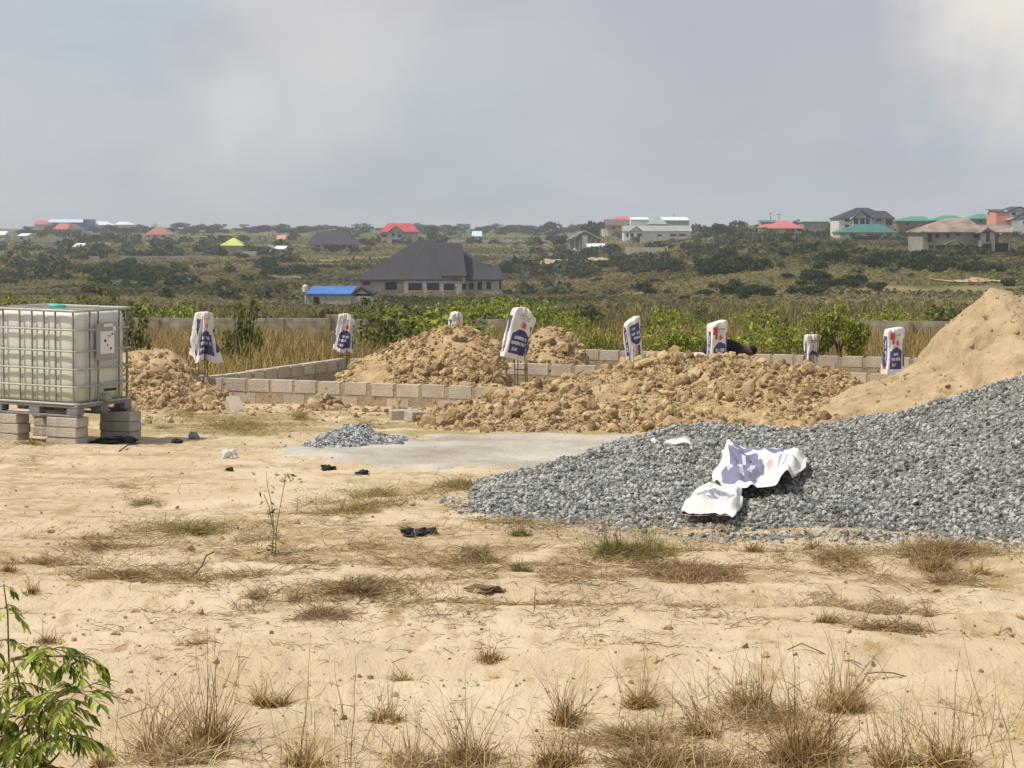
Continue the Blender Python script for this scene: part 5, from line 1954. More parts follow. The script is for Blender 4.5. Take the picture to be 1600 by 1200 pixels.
# wispy stalks rising all along the near edge
m_ = MB()
n = 1100
cl_ = RNG.uniform(-20, 1620, 46)
pxs = cl_[RNG.integers(0, 46, n)] + RNG.normal(0, 26, n)
pys = RNG.uniform(1120, 1330, n)
q = Gn(pxs, pys)
ribbon(m_, q - np.array([0, 0, .01]), np.stack([RNG.normal(0, .35, n), RNG.normal(0, .3, n), np.ones(n)], -1), RNG.uniform(.06, .32, n) * np.where(RNG.uniform(size=n) < .25, 1.4, 1), RNG.uniform(.0007, .0013, n), RNG, .6, 6, 0, .4)
n = 1500
pxs, pys = cl_[RNG.integers(0, 46, n)] + RNG.normal(0, 45, n), RNG.uniform(1080, 1330, n)
ribbon(m_, Gn(pxs, pys), np.stack([RNG.normal(0, 1, n), RNG.normal(0, 1, n), np.abs(RNG.normal(.1, .2, n))], -1), RNG.uniform(.03, .14, n), RNG.uniform(.0007, .0014, n), RNG, .7, 4, 0, .5)
tag(m_.build('dry_stalks', M['straw']), kind='stuff')

# a few fallen twigs and bent stems, each its own thing
for lab, pts_, r_ in (('long bent dry twig on the sand, upper of two right of centre', [(1230, 1018), (1252, 1016), (1275, 1021), (1293, 1022), (1310, 1030), (1330, 1036), (1345, 1048)], .003), ('thin dry twig lying on the sand right of the golden tussock', [(1350, 1056), (1372, 1060), (1395, 1058), (1420, 1056), (1445, 1052)], .003),
                      ('forked dead stem standing in the litter left of the flattened container', [(556, 945), (575, 928), (590, 918), (600, 904)], .004), ('pale bent straw stick in the litter below the vase shaped plant', [(295, 905), (315, 885), (322, 868), (335, 862)], .005),
                      ('curved pale root at the edge of the tank shadow', [(186, 706), (200, 699), (212, 697), (222, 699), (228, 700)], .008)):
    pp = []
    for k, (px, py) in enumerate(pts_):
        g_ = G(px, py)
        pp.append(g_ + Vector((0, 0, .008 + .02 * math.sin(k * 1.3))))
    if 'standing' in lab or 'stick' in lab:
        Yb = pp[0].y
        pp = [P(px, py, Yb + .02 * k) for k, (px, py) in enumerate(pts_)]
    tag(MB().tube(pp, r_, 6).build('twig', M['twig']), lab, 'twig')

# thin wild plant standing alone left of centre
q = G(428, 868)
root = empty('weed', q, 'tall thin weed with small leaves standing alone on the sand', 'weed')
m_ = MB()
tips = []
for pts_ in ([(424, 868), (428, 830), (425, 790), (418, 760), (416, 738)], [(430, 868), (432, 825), (440, 780), (447, 742)], [(428, 832), (420, 790), (412, 772)]):
    pp = [P(px, py, q.y + .02 * i) for i, (px, py) in enumerate(pts_)]
    m_.tube(pp, [.0035, .003, .0025, .002, .0012][:len(pp)], 5)
    tips += pp[1:]
m_.build('stem', M['twig'], root, tuple(q))
lp = np.array([tuple(tips[RNG.integers(len(tips))] + Vector(RNG.normal(0, .03, 3))) for _ in range(30)] + [tuple(P(447, 748, q.y) + Vector(RNG.normal(0, .03, 3))) for _ in range(14)]
              + [tuple(q + Vector((RNG.normal(0, .05), RNG.normal(0, .04), abs(RNG.normal(0, .08))))) for _ in range(40)])
V, Fq = leaves(lp, RNG.uniform(.010, .022, len(lp)), .2, 2.4)
MB().add(V, Fq).build('foliage', M['straw_green'], root, tuple(q))


# ------------------------------------------------------------------ leafy seedling at the lower left corner
def leaflet(mb_, base, direc, L, wd, droop, rg, m=0):
    """one pointed leaflet, folded on its midrib, drooping, toothed edge"""
    d = Vector(direc).normalized()
    side = d.cross(Vector((rg.normal(0, .4), rg.normal(0, .4), 1))).normalized()
    nrm = side.cross(d).normalized()
    k = 7
    Lp, Mp, Rp = [], [], []
    p_ = Vector(base)
    for i in range(k):
        t = i / (k - 1)
        w = wd * math.sin(min(1, t * 1.15 + .06) * math.pi) ** .8 * (1 - .45 * t)
        if 0 < i < k - 1:
            w *= 1 + .10 * (-1) ** i
        if i == k - 1:
            w = wd * .02
        Mp.append(p_.copy())
        Lp.append(p_ + side * w + nrm * w * .35)
        Rp.append(p_ - side * w + nrm * w * .35)
        d = (d + Vector((0, 0, -droop / k))).normalized()
        p_ = p_ + d * (L / (k - 1))
    V_ = [tuple(v) for v in Lp + Mp + Rp]
    Fq_ = [(i, i + 1, k + i + 1, k + i) for i in range(k - 1)] + [(k + i, k + i + 1, 2 * k + i + 1, 2 * k + i) for i in range(k - 1)]
    mb_.add(V_, Fq_, m)


NY = 5.3
rg = np.random.default_rng(5)
q0 = P(10, 1300, NY)
q0.z = float(ground_z(q0.x, q0.y))
seed_root = empty('seedling', q0, 'leafy green seedling with drooping pointed leaflets at the lower left corner', 'seedling')
stem, fol = MB(), MB()


def frond(base, direc, L, pairs, leafL, droop):
    d = Vector(direc).normalized()
    p_ = Vector(base)
    pts_ = [p_.copy()]
    for i in range(pairs):
        d = (d + Vector((0, 0, -droop / pairs))).normalized()
        p_ = p_ + d * (L / pairs)
        pts_.append(p_.copy())
        sd = d.cross(Vector((0, 0, 1)))
        if sd.length < .05:
            sd = Vector((1, 0, 0))
        sd.normalize()
        if i > 0:
            for s_ in (-1, 1):
                dd = d * .75 + sd * s_ * rg.uniform(.6, 1.0) + Vector((0, 0, rg.normal(-.25, .2)))
                leaflet(fol, p_, dd, leafL * rg.uniform(.75, 1.15) * (1 - .25 * abs(i / pairs - .5)), leafL * rg.uniform(.10, .145), rg.uniform(.3, 1.0), rg)
    leaflet(fol, p_, d, leafL * 1.05, leafL * .17, .7, rg)
    stem.tube(pts_, [.0014] * len(pts_), 5)


def branch(pix, Ys_, r0=.0045):
    pp = [P(px, py, Y_) for (px, py), Y_ in zip(pix, Ys_)]
    stem.tube(pp, np.linspace(r0, r0 * .4, len(pp)), 7)
    return pp


b1 = branch([(15, 1290), (8, 1200), (10, 1110), (14, 1040), (12, 960), (6, 915)], [5.3, 5.3, 5.28, 5.25, 5.22, 5.2])
b2 = branch([(8, 1190), (45, 1120), (32, 1075), (20, 1030)], [5.3, 5.25, 5.22, 5.2])
b3 = branch([(10, 1270), (60, 1180), (62, 1120), (90, 1090), (118, 1078)], [5.3, 5.2, 5.15, 5.1, 5.05])
b4 = branch([(12, 1260), (90, 1180), (108, 1150)], [5.3, 5.2, 5.1])
b5 = branch([(18, 1030), (50, 1022), (78, 1018)], [5.2, 5.15, 5.1])
b6 = branch([(50, 1025), (95, 1025), (126, 1024)], [5.15, 5.12, 5.1])
for ctr, n_, L, lf, dr, zr in ((P(128, 1024, 5.1), 9, .055, .062, 1.5, .5), (P(82, 1014, 5.1), 9, .06, .066, 1.3, .5), (P(40, 1030, 5.16), 7, .05, .06, 1.2, .4), (P(120, 1082, 5.05), 8, .065, .074, .6, .3), (P(92, 1096, 5.08), 7, .06, .072, .8, .4),
                               (P(55, 1090, 5.12), 7, .06, .07, .9, .5), (P(108, 1150, 5.1), 8, .06, .068, 1.3, .5), (P(70, 1140, 5.12), 8, .07, .072, .9, .3), (P(30, 1120, 5.2), 8, .07, .07, 1.0, .4), (P(12, 1070, 5.2), 7, .06, .066, 1.0, .4), (P(4, 1000, 5.2), 5, .05, .06, 1.2, .5),
                               (P(8, 950, 5.2), 4, .04, .06, 1.4, .4), (P(4, 915, 5.2), 2, .03, .05, 1.6, .7), (P(40, 1175, 5.2), 9, .07, .07, 1.0, .3), (P(0, 1160, 5.22), 8, .07, .07, 1.0, .3), (P(10, 1200, 5.25), 9, .07, .07, .8, .3), (P(75, 1195, 5.2), 8, .06, .065, 1.1, .3), (P(-25, 1110, 5.2), 7, .07, .07, 1.0, .3)):
    for k in range(n_):
        a = 6.283 * k / n_ + rg.uniform(-.4, .4)
        frond(ctr, (math.cos(a), math.sin(a) * .8, rg.normal(zr * .35, .25)), 1.5 * L * rg.uniform(.7, 1.2), 4 if lf < .064 else 5, .86 * lf * rg.uniform(.8, 1.1), dr * .8)
stem.build('stem', M['neem_stem'], seed_root, tuple(q0))
fol.build('foliage', M['neem'], seed_root, tuple(q0))

# small clods and pebbles on the near sand
n = 3200
pxs, pys = RNG.uniform(-10, 1610, n), 700 + 480 * RNG.uniform(size=n) ** 1.6
q = Gn(pxs, pys)
r = sizes(n, .004, .028, 2.4)
q[:, 2] += r * .2
tag(MB().add(*rocks(q, r)).build('loose_clods', M['clod']), kind='stuff')
n = 700
pxs = RNG.uniform(200, 700, n)
pys = RNG.normal(642, 9, n)
q = Gn(pxs, pys)
tag(MB().add(*rocks(q, sizes(n, .02, .10, 2.2))).build('loose_clods', M['clod']), kind='stuff')
# litter of dark debris on the sand
n = 260
pxs, pys = RNG.uniform(0, 1600, n), 715 + 420 * RNG.uniform(size=n) ** 1.4
q = Gn(pxs, pys)
dd = np.stack([RNG.normal(0, 1, n), RNG.normal(0, .6, n), np.abs(RNG.normal(0.05, .12, n))], -1)
V, Fq, Ft = blades(q + np.array([0, 0, .006]), dd, RNG.uniform(.04, .22, n), RNG.uniform(.0008, .0022, n), .3)
mb = MB().add(V, Fq)
mb.f.append(Ft)
mb.m.append(np.zeros(len(Ft), int))
tag(mb.build('twig_litter', M['twig']), kind='stuff')


# ------------------------------------------------------------------ houses on the hillside
def house(name, label, cat, blocks, windows=(), ref=None, group=None, extra=None):
    """blocks: dict(x0,x1,base,eave (photo rows), ridge=(x0,x1,row), d=depth m, off=front offset m, kind, wall, roof, over=overhang px)
    traced in photo pixels, built at its real distance as walls with depth and a pitched roof"""
    b0 = blocks[0]
    gp = ref if ref is not None else G((b0['x0'] + b0['x1']) / 2, b0['base'])
    root = empty(name, gp, label, cat, group)
    for b in blocks:
        Y = gp.y + b.get('off', 0)
        d = b['d']
        if b.get('wall'):
            A, B_ = P(b['x0'], b['eave'], Y), P(b['x1'], b['eave'], Y)
            lowz = min(P(b['x0'], b['base'], Y).z, float(ground_z(A.x, Y)), float(ground_z(B_.x, Y))) - .5
            w = MB()
            if b.get('open'):                        # frame of posts and a back wall only
                w.box(((A.x + B_.x) / 2, Y + d - .1, (A.z + lowz) / 2), (B_.x - A.x, .2, A.z - lowz))
                for px in b['open']:
                    q = P(px, b['eave'], Y)
                    MB().box((q.x, Y + .15, (A.z + lowz) / 2), (.3, .3, A.z - lowz)).build('post', M[b['wall']], root, tuple(gp))
            else:
                w.box(((A.x + B_.x) / 2, Y + d / 2, (A.z + lowz) / 2), (B_.x - A.x, d, A.z - lowz))
            w.build('wall', M[b['wall']], root, tuple(gp))
        if b.get('roof'):
            ov = b.get('over', 1.5)
            r0, r1, ry = b['ridge']
            k = b.get('kind', 'hip')
            z0 = P(0, b['eave'], Y).z
            o_m = ov * Y / F
            xa, xb = P(b['x0'] - ov, b['eave'], Y).x, P(b['x1'] + ov, b['eave'], Y).x
            ya, yb = Y - o_m, Y + d + o_m
            r = MB()
            if k in ('hip', 'gable'):
                ym = Y + d / 2
                q0, q1 = P(r0, ry, ym), P(r1, ry, ym)
                if k == 'gable':
                    q0.x, q1.x = xa, xb
                e = [(xa, ya, z0), (xb, ya, z0), (xb, yb, z0), (xa, yb, z0)]
                R0, R1 = tuple(q0), tuple(q1)
                r.poly([e[0], e[1], R1, R0]).poly([e[2], e[3], R0, R1]).poly([e[1], e[2], R1]).poly([e[3], e[0], R0])
                th_ = .22
                r.prism(e, (0, 0, -th_))
            elif k == 'front':                        # gable turned to the viewer
                q0 = P(r0, ry, ya)
                a, b_, c_ = (xa, ya, z0), (xb, ya, z0), tuple(q0)
                up = (0, d + 2 * o_m, 0)
                r.prism([a, (q0.x, ya, q0.z), (q0.x, ya, q0.z - .35), (xa, ya, z0 - .35)], up)
                r.prism([(q0.x, ya, q0.z), b_, (xb, ya, z0 - .35), (q0.x, ya, q0.z - .35)], up)
                if b.get('gable'):
                    MB().prism([(P(b['x0'], 0, Y).x, Y, z0 - .3), (P(b['x1'], 0, Y).x, Y, z0 - .3), (q0.x, Y, q0.z - .4)], (0, d, 0)).build('gable', M[b['gable']], root, tuple(gp))
            elif k == 'mono':                         # single slope seen from its low side
                q0 = P(r0, ry, Y + d)
                r.prism([(xa, ya, z0), (xb, ya, z0), (xb, yb, q0.z), (xa, yb, q0.z)], (0, 0, -.2))
            elif k == 'flat':
                r.box(((xa + xb) / 2, Y + d / 2, z0), (xb - xa, d + 2 * o_m, .35))
            r.build('roof', M[b['roof']], root, tuple(gp))
    for w in windows:
        x0, y0, x1, y1 = w[:4]
        off = w[4] if len(w) > 4 else b0.get('off', 0)
        Y = gp.y + off - .04
        a, c_ = P(x0, y0, Y), P(x1, y1, Y)
        fr = MB().box(((a.x + c_.x) / 2, Y, (a.z + c_.z) / 2), (c_.x - a.x, .10, a.z - c_.z)).build(w[5] if len(w) > 5 else 'window', M[w[6] if len(w) > 6 else 'opening'], root, tuple(gp))
        if len(w) <= 5 and (x1 - x0) > 8:
            MB().box(((a.x + c_.x) / 2, Y - .06, c_.z - .06), (c_.x - a.x + .3, .24, .12)).build('sill', M['wall_tan'], fr, tuple(gp))
    return root


# large unfinished bungalow
ref = G(640, 462)
house('house', 'large unfinished grey block bungalow under a big charcoal hipped roof', 'house', [
    dict(x0=562, x1=692, base=466, eave=436.5, ridge=(652, 672, 375), d=16, wall='wall_grey', roof='roof_dark', over=8),
    dict(x0=631, x1=722, base=466, eave=436.5, ridge=(668, 678, 376), d=15, off=-1.2, wall='wall_grey', roof='roof_dark', over=1),
    dict(x0=692, x1=727, base=466, eave=431, ridge=(680, 722, 380), d=13, off=-1.0, wall='wall_tan', roof='roof_dark', kind='hip', over=2),
    dict(x0=716, x1=782, base=466, eave=436.5, ridge=(690, 712, 382), d=15, off=2.0, wall='wall_grey', roof='roof_dark', over=5),
    dict(x0=728, x1=784, base=466, eave=436.5, ridge=(778, 778, 412), d=7, off=1.2, wall='wall_grey', roof='roof_dark', kind='hip', over=3)],
    [(567, 440, 578, 446), (602, 441, 620, 453), (638, 442, 659, 454, -1.2), (667, 442, 686, 454, -1.2), (693, 443, 710, 454, -1.2), (722, 443, 728, 453, -1.0), (733, 442, 740, 452, 1.2), (746, 441, 753, 453, 1.2), (760, 441, 767, 452, 1.2), (780, 440, 783, 452, 1.2)],
    ref=ref)
house('shed', 'small grey block outbuilding with a bright blue roof and a water tank on it', 'shed', [
    dict(x0=479, x1=548, base=480, eave=459, ridge=(492, 566, 447), d=9, wall='wall_grey', roof='roof_blue', kind='mono', over=1.5),
    dict(x0=548, x1=583, base=480, eave=459, ridge=(564, 564, 448), d=8.5, off=.3, wall='wall_grey', roof='roof_dark', kind='front', over=1, gable='wall_grey')],
    [(490, 464, 499, 478, 0, 'door'), (566, 465, 572, 469, .3)], ref=G(530, 478) + Vector((0, 0, 0)))
house('house', 'long grey bungalow with a slate dark hipped roof, left of the red roof', 'house', [
    dict(x0=483, x1=556, base=391, eave=382, ridge=(496, 540, 361.5), d=16, wall='wall_tan', roof='roof_dark2', over=4),
    dict(x0=483, x1=520, base=391, eave=382, ridge=(504, 508, 366), d=8, off=-1, wall='wall_tan', roof='roof_dark2', over=2)],
    [(493, 383.5, 500, 388.5, -1), (506, 383.5, 514, 388.5, -1), (523, 383.5, 530, 388), (534, 383.5, 540, 389), (544, 384, 550, 388)])
house('house', 'two storey house with a bright red gabled roof', 'house', [
    dict(x0=596, x1=651, base=381, eave=362, ridge=(606, 642, 348.5), d=11, wall='wall_tan', roof='roof_red', over=3),
    dict(x0=607, x1=631, base=381, eave=363, ridge=(619, 619, 352), d=5, off=-2, wall='wall_tan', roof='roof_red', kind='front', over=2, gable='wall_tan')],
    [(597, 366, 604, 370), (598, 376, 604, 379), (612, 365, 617, 369, -2), (621, 366, 628, 371, -2), (612, 374, 629, 380, -2, 'porch')])
house('house', 'small house with a pale orange roof far off above the grey gables', 'house', [dict(x0=432, x1=445, base=379, eave=373.5, ridge=(433, 444, 367.5), d=10, wall='wall_tan', roof='roof_orange', kind='gable', over=.8)])
house('house', 'unfinished grey house with bare white gable boards', 'house', [
    dict(x0=402, x1=426, base=398, eave=387, ridge=(417, 417, 383), d=9, wall='wall_grey', roof='roof_grey', kind='front', over=1, gable='wall_grey'),
    dict(x0=428, x1=444, base=398, eave=389, ridge=(429, 443, 384), d=8, off=2, wall='wall_grey', roof='roof_white', kind='mono', over=1)], [(409, 389, 414, 394), (440, 391, 443, 395, 2)])
house('house', 'house with a vivid lime yellow roof', 'house', [dict(x0=345, x1=378, base=389, eave=383.5, ridge=(364, 366, 371.5), d=13, wall='wall_tan', roof='roof_lime', over=2)])
house('house', 'cream bungalow with a red-brown pyramid roof', 'house', [dict(x0=228, x1=266, base=376, eave=366.5, ridge=(244, 255, 354.5), d=13, wall='wall_cream', roof='roof_brown', over=2.5)],
      [(231, 368, 234, 371), (240, 368, 244, 371), (252, 368, 258, 371)])
house('warehouse', 'long deep blue warehouse with a pale roof edge on the left skyline', 'warehouse', [dict(x0=68, x1=131, base=361, eave=347.5, ridge=(70, 130, 342.5), d=25, wall='roof_deepblue', roof='roof_paleblue', kind='mono', over=.6),
      dict(x0=130, x1=136, base=363, eave=343, ridge=(131, 135, 340), d=28, off=-2, wall='roof_deepblue', roof='roof_deepblue', kind='flat', over=.3)], [(74, 350, 126, 352, 0, 'vent_band', 'roof_dark2')])
house('house', 'house with a red roof behind bushes, left end of the blue warehouse', 'house', [dict(x0=54, x1=76, base=363, eave=350.5, ridge=(56, 72, 344.5), d=12, wall='wall_tan', roof='roof_pink', over=1)], ref=G(65, 362.5))
house('house', 'house with a red roof and a grey end in front of the blue warehouse', 'house', [dict(x0=84, x1=106, base=366, eave=358, ridge=(92, 109, 349), d=12, wall='wall_dark', roof='roof_pink', over=1.5),
      dict(x0=107, x1=126, base=366, eave=358, ridge=(110, 118, 350), d=11, off=1, wall='wall_tan', roof='roof_maroon', over=1)], [(92, 360, 96, 364)])
house('house', 'white roofed house on the skyline, left of its white roofed neighbour', 'house', [dict(x0=146, x1=174, base=360, eave=351.5, ridge=(154, 166, 346), d=14, wall='wall_white', roof='roof_white', over=1.5)], ref=G(160, 360.5))
house('house', 'white roofed house on the skyline, right of its white roofed neighbour', 'house', [dict(x0=179, x1=207, base=360, eave=351, ridge=(186, 200, 346.5), d=14, wall='wall_white', roof='roof_white', over=1.5)], ref=G(193, 360.5))
house('house', 'grey and white house cut by the left edge of the photo', 'house', [dict(x0=-14, x1=7, base=377, eave=367, ridge=(-14, 6, 361), d=11, wall='wall_tan', roof='roof_white', kind='gable', over=.8)])
house('house', 'small cream hut with a pale flat pitched roof near the left edge', 'house', [dict(x0=27, x1=41, base=376, eave=368.5, ridge=(28, 42, 364.5), d=9, wall='wall_cream', roof='roof_white', kind='mono', over=1)], [(32, 371, 36, 374)])
house('shed', 'low dark shed with a pale rim in the scrub at left', 'shed', [dict(x0=69, x1=83, base=385, eave=378, ridge=(70, 82, 376.5), d=7, wall='wall_dark', roof='roof_grey', kind='flat', over=.6)])
house('shed', 'ruined hut with a sloping white sheet roof at left', 'shed', [dict(x0=114, x1=128, base=392, eave=385, ridge=(114, 118, 380), d=6, wall='wall_dark', roof='roof_white', kind='mono', over=.6)], [(121, 387, 125, 391)])
house('ruined_wall', 'low pale wall in the scrub below the white roofed houses', 'wall', [dict(x0=146, x1=180, base=371, eave=365.5, d=.4, wall='wall_tan')])
house('ruined_wall', 'long low wall below the red roofs at the left', 'wall', [dict(x0=44, x1=122, base=379, eave=371, d=.4, wall='wall_dark')])
house('ruined_wall', 'long straight grey wall above the dark bush clump at left', 'wall', [dict(x0=186, x1=330, base=406, eave=400, d=.4, wall='wall_dark')])
house('ruined_wall', 'short wall stub left of the long straight grey wall', 'wall', [dict(x0=139, x1=155, base=408, eave=400, d=.4, wall='wall_dark')])
house('ruined_wall', 'low wall in brown scrub left of the charcoal roof', 'wall', [dict(x0=422, x1=470, base=436, eave=431, d=.4, wall='wall_tan')])
house('ruined_wall', 'grey walled ruin beside the unfinished gable boards house', 'wall', [dict(x0=380, x1=400, base=401, eave=393, d=3, wall='wall_grey')])
house('shed', 'small shed with a pale blue-white tilted roof', 'shed', [dict(x0=738, x1=752, base=376, eave=369, ridge=(740, 755, 361), d=9, wall='wall_tan', roof='roof_paleblue', kind='mono', over=1)])
house('ruined_wall', 'long wall right of the red roofed house on the far slope', 'wall', [dict(x0=700, x1=800, base=379, eave=374.5, d=.4, wall='wall_tan')])
house('ruined_wall', 'pale block wall with a higher right end below the white bungalow', 'wall', [dict(x0=977, x1=1042, base=397, eave=386.5, d=.4, wall='wall_tan'), dict(x0=1039, x1=1043.5, base=397, eave=385, d=.6, wall='wall_cream')])
house('ruined_wall', 'long garden wall along the foot of the white bungalow', 'wall', [dict(x0=1000, x1=1110, base=376, eave=369.5, d=.4, wall='wall_tan')])
house('house', 'yellow house with a dull maroon roof', 'house', [dict(x0=950, x1=976, base=370, eave=352, ridge=(944, 984, 342.5), d=14, wall='wall_yellow', roof='roof_maroon', kind='gable', over=5),
      dict(x0=942, x1=951, base=370, eave=352, ridge=(943, 950, 346), d=14, off=1, wall='wall_white', roof='roof_maroon', kind='mono', over=.5),
      dict(x0=963, x1=984, base=352, eave=344, ridge=(963, 980, 338), d=10, off=9, wall='roof_maroon', roof='roof_pink', over=1)], [(956, 354, 961.5, 358.5), (966, 354, 969, 356)], ref=G(960, 369))
house('house', 'house with a bright green hipped roof behind the white bungalow', 'house', [dict(x0=976, x1=1020, base=366, eave=350.5, ridge=(988, 1008, 343), d=14, wall='wall_dark', roof='roof_green', over=3)], ref=G(998, 366.5))
house('house', 'pale roofed block behind the white bungalow at its right end', 'house', [dict(x0=1034, x1=1077, base=366, eave=344, ridge=(1036, 1076, 339), d=14, wall='wall_dark', roof='roof_white', kind='mono', over=.8),
      dict(x0=1014, x1=1042, base=366, eave=350, ridge=(1028, 1030, 338.5), d=12, off=-3, wall='wall_dark', roof='roof_grey', over=1),
      dict(x0=986, x1=1014, base=364, eave=343, ridge=(986, 1012, 339.5), d=10, off=14, wall='wall_white', roof='roof_white', kind='mono', over=.5)], ref=G(1050, 365.5))
house('house', 'long white bungalow with a grey roof and an arched porch', 'house', [dict(x0=975, x1=1080, base=373, eave=361, ridge=(982, 1080, 352.5), d=14, wall='wall_white', roof='roof_grey', kind='gable', over=1.5),
      dict(x0=984, x1=1004, base=373, eave=361.5, ridge=(994, 994, 353), d=5, off=-2.5, wall='wall_white', roof='roof_grey', kind='front', over=1.5, gable='wall_white')],
      [(983 + 2, 364.5, 990, 371, -2.5, 'arch'), (995.5, 364.5, 1002.5, 371, -2.5, 'arch'), (1027, 366, 1034, 370), (1047, 365.5, 1057, 370), (1060, 365.5, 1070, 370), (979, 364, 982, 371, 0)])
house('unfinished_house', 'unfinished open gable house of bare rafters behind the parked cars', 'house', [dict(x0=888, x1=941, base=393, eave=374, ridge=(914, 914, 360), d=9, wall='wall_grey', roof='roof_grey', kind='front', over=2, open=[890, 898, 906, 914, 922, 930, 939]),
      dict(x0=910, x1=918, base=393, eave=368, d=.5, off=-.4, wall='wall_grey'), dict(x0=918, x1=945, base=393, eave=385.5, ridge=(918, 940, 380), d=5, off=-5, wall='wall_dark', roof='roof_white', kind='mono', over=1)])
house('house', 'cream house with a pinkish red hipped roof on the right hand slope', 'house', [dict(x0=1204, x1=1252, base=372, eave=356.5, ridge=(1218, 1230, 344.5), d=14, wall='wall_cream', roof='roof_pink', over=4),
      dict(x0=1192, x1=1214, base=372, eave=355, ridge=(1196, 1210, 350), d=12, off=2, wall='wall_tan', roof='roof_pink', over=2), dict(x0=1190, x1=1216, base=356, eave=347, ridge=(1190, 1214, 344), d=8, off=18, wall='wall_dark', roof='roof_teal', kind='mono', over=.8)],
      [(1228, 358, 1236, 361.5), (1236, 358, 1241, 368, 0, 'door'), (1246, 358, 1252, 361.5)])
house('house', 'grey-green roofed house behind trees, left of the two storey slate roof', 'house', [dict(x0=1256, x1=1294, base=366, eave=346, ridge=(1266, 1291, 339.5), d=13, wall='wall_dark', roof='roof_grey', over=2)], ref=G(1275, 366))
q = G(1354, 373)
house('house', 'white two storey house with a slate roof and a pillared front', 'house', [dict(x0=1311, x1=1396, base=373, eave=341, ridge=(1338, 1356, 324.5), d=16, wall='wall_white', roof='roof_dark2', over=2),
      dict(x0=1333, x1=1362, base=373, eave=341, ridge=(1347, 1347, 328), d=6, off=-2, wall='wall_white', roof='roof_dark2', kind='front', over=2, gable='wall_grey'),
      dict(x0=1360, x1=1397, base=373, eave=341, ridge=(1364, 1384, 329.5), d=12, off=-1, wall='wall_grey', roof='roof_dark2', over=1.5)],
      [(1320, 342, 1327, 346), (1334, 342, 1341, 350, -2), (1344, 342, 1351, 350, -2), (1353, 342, 1359, 350, -2), (1369, 341.8, 1377, 346, -1), (1320, 351, 1327, 355), (1384, 343, 1394, 352, -1)], ref=q)
house('house', 'low grey house with a teal hipped roof in front of the white two storey house', 'house', [dict(x0=1312, x1=1401, base=374, eave=363, ridge=(1338, 1374, 350), d=12, wall='wall_tan', roof='roof_teal', over=2)],
      [(1315, 365.5, 1321, 367.5), (1329, 365.5, 1335, 367.5), (1354, 365.5, 1364, 367.5), (1374, 365.5, 1379, 367.5)], ref=q - Vector((0, 24, 0)))
q = G(1500, 372)
for lab, x0, x1, r0, r1, ry, e in (('green roofed house on the right skyline, left of the middle one', 1402, 1452, 1424, 1446, 338, 345), ('green roofed house on the right skyline behind the rusted roof', 1462, 1512, 1474, 1492, 336.5, 344), ('green roofed house on the right skyline beside the black tank tower', 1516, 1552, 1528, 1544, 334, 341.5)):
    house('house', lab, 'house', [dict(x0=x0, x1=x1, base=362, eave=e, ridge=(r0, r1, ry), d=13, wall='wall_red', roof='roof_green', over=2.5)], [(x0 + 14, e + 3, x0 + 19, e + 6)], ref=Vector((P((x0 + x1) / 2, 360, 680).x, 680, 0)) + Vector((0, 0, float(ground_z(P((x0 + x1) / 2, 360, 680).x, 680)))), group='green roofed houses on the right skyline')
house('house', 'unfinished two storey house with a rusted tin roof and an open side gallery', 'house', [
    dict(x0=1442, x1=1536, base=396, eave=362, ridge=(1478, 1514, 341), d=14, wall='wall_dark', roof='roof_rust', over=4),
    dict(x0=1533, x1=1555, base=396, eave=362, ridge=(1543, 1543, 355), d=5, off=-2, wall='wall_dark', roof='roof_rust', kind='front', over=1, gable='wall_dark'),
    dict(x0=1536, x1=1580, base=396, eave=362, ridge=(1540, 1580, 354), d=10, off=1, wall='wall_dark', roof='roof_rust', kind='gable', over=2, open=[1552, 1578]),
    dict(x0=1480, x1=1508, base=381, eave=380, ridge=(1495, 1495, 373), d=1, off=-1, roof='roof_rust', kind='front', over=0, gable='wall_dark')],
    [(1461, 365, 1467, 372), (1479, 365, 1483, 372), (1493, 365, 1500, 368), (1521, 365, 1533, 372), (1467, 383, 1479, 389), (1493, 383, 1500, 390), (1503, 384, 1506, 394), (1510, 384, 1514, 389), (1516, 383, 1521, 388), (1536, 381, 1549, 392, -2), (1541, 365, 1546, 377, -2),
     (1450, 365, 1456, 378), (1451, 383, 1458, 388), (1554, 380, 1579, 395, 5)])
q = P(1575, 365, 640)
q.z = float(ground_z(q.x, q.y))
house('house', 'salmon pink two storey house with a grey roof on the right edge', 'house', [dict(x0=1557, x1=1577, base=366, eave=331, ridge=(1558, 1577, 327), d=13, wall='wall_pink', roof='roof_dark2', kind='mono', over=1),
      dict(x0=1577, x1=1612, base=366, eave=329, ridge=(1594, 1594, 322.5), d=13, off=.5, wall='wall_white', roof='roof_dark2', kind='front', over=1.5, gable='wall_white'),
      dict(x0=1582, x1=1612, base=366, eave=342, ridge=(1600, 1600, 333), d=6, off=-4, wall='wall_white', roof='roof_dark2', kind='front', over=1, gable='wall_grey')], [(1581, 332, 1587, 336, .5), (1597, 332, 1604, 337, .5), (1599, 345, 1606, 350, -4)], ref=q)
q = P(1547, 362, 650)
q.z = float(ground_z(q.x, q.y))
mb = MB().tube([(q.x, q.y, q.z), (q.x, q.y, P(0, 336, 650).z)], .25, 8)
zt = P(0, 336, 650).z
root = empty('tank_tower', q, 'black water tank on a post beside the salmon pink house', 'tank tower')
mb.build('post', M['wall_dark'], root, tuple(q))
MB().tube([(q.x, q.y, zt), (q.x, q.y, zt + 1.4)], .75, 14).build('tank', M['black_plastic'], root, tuple(q))
house('ruined_wall', 'pale stone heap wall below the salmon pink house', 'wall', [dict(x0=1524, x1=1590, base=366, eave=351, d=.5, wall='wall_cream')], ref=q - Vector((0, 12, 0)))

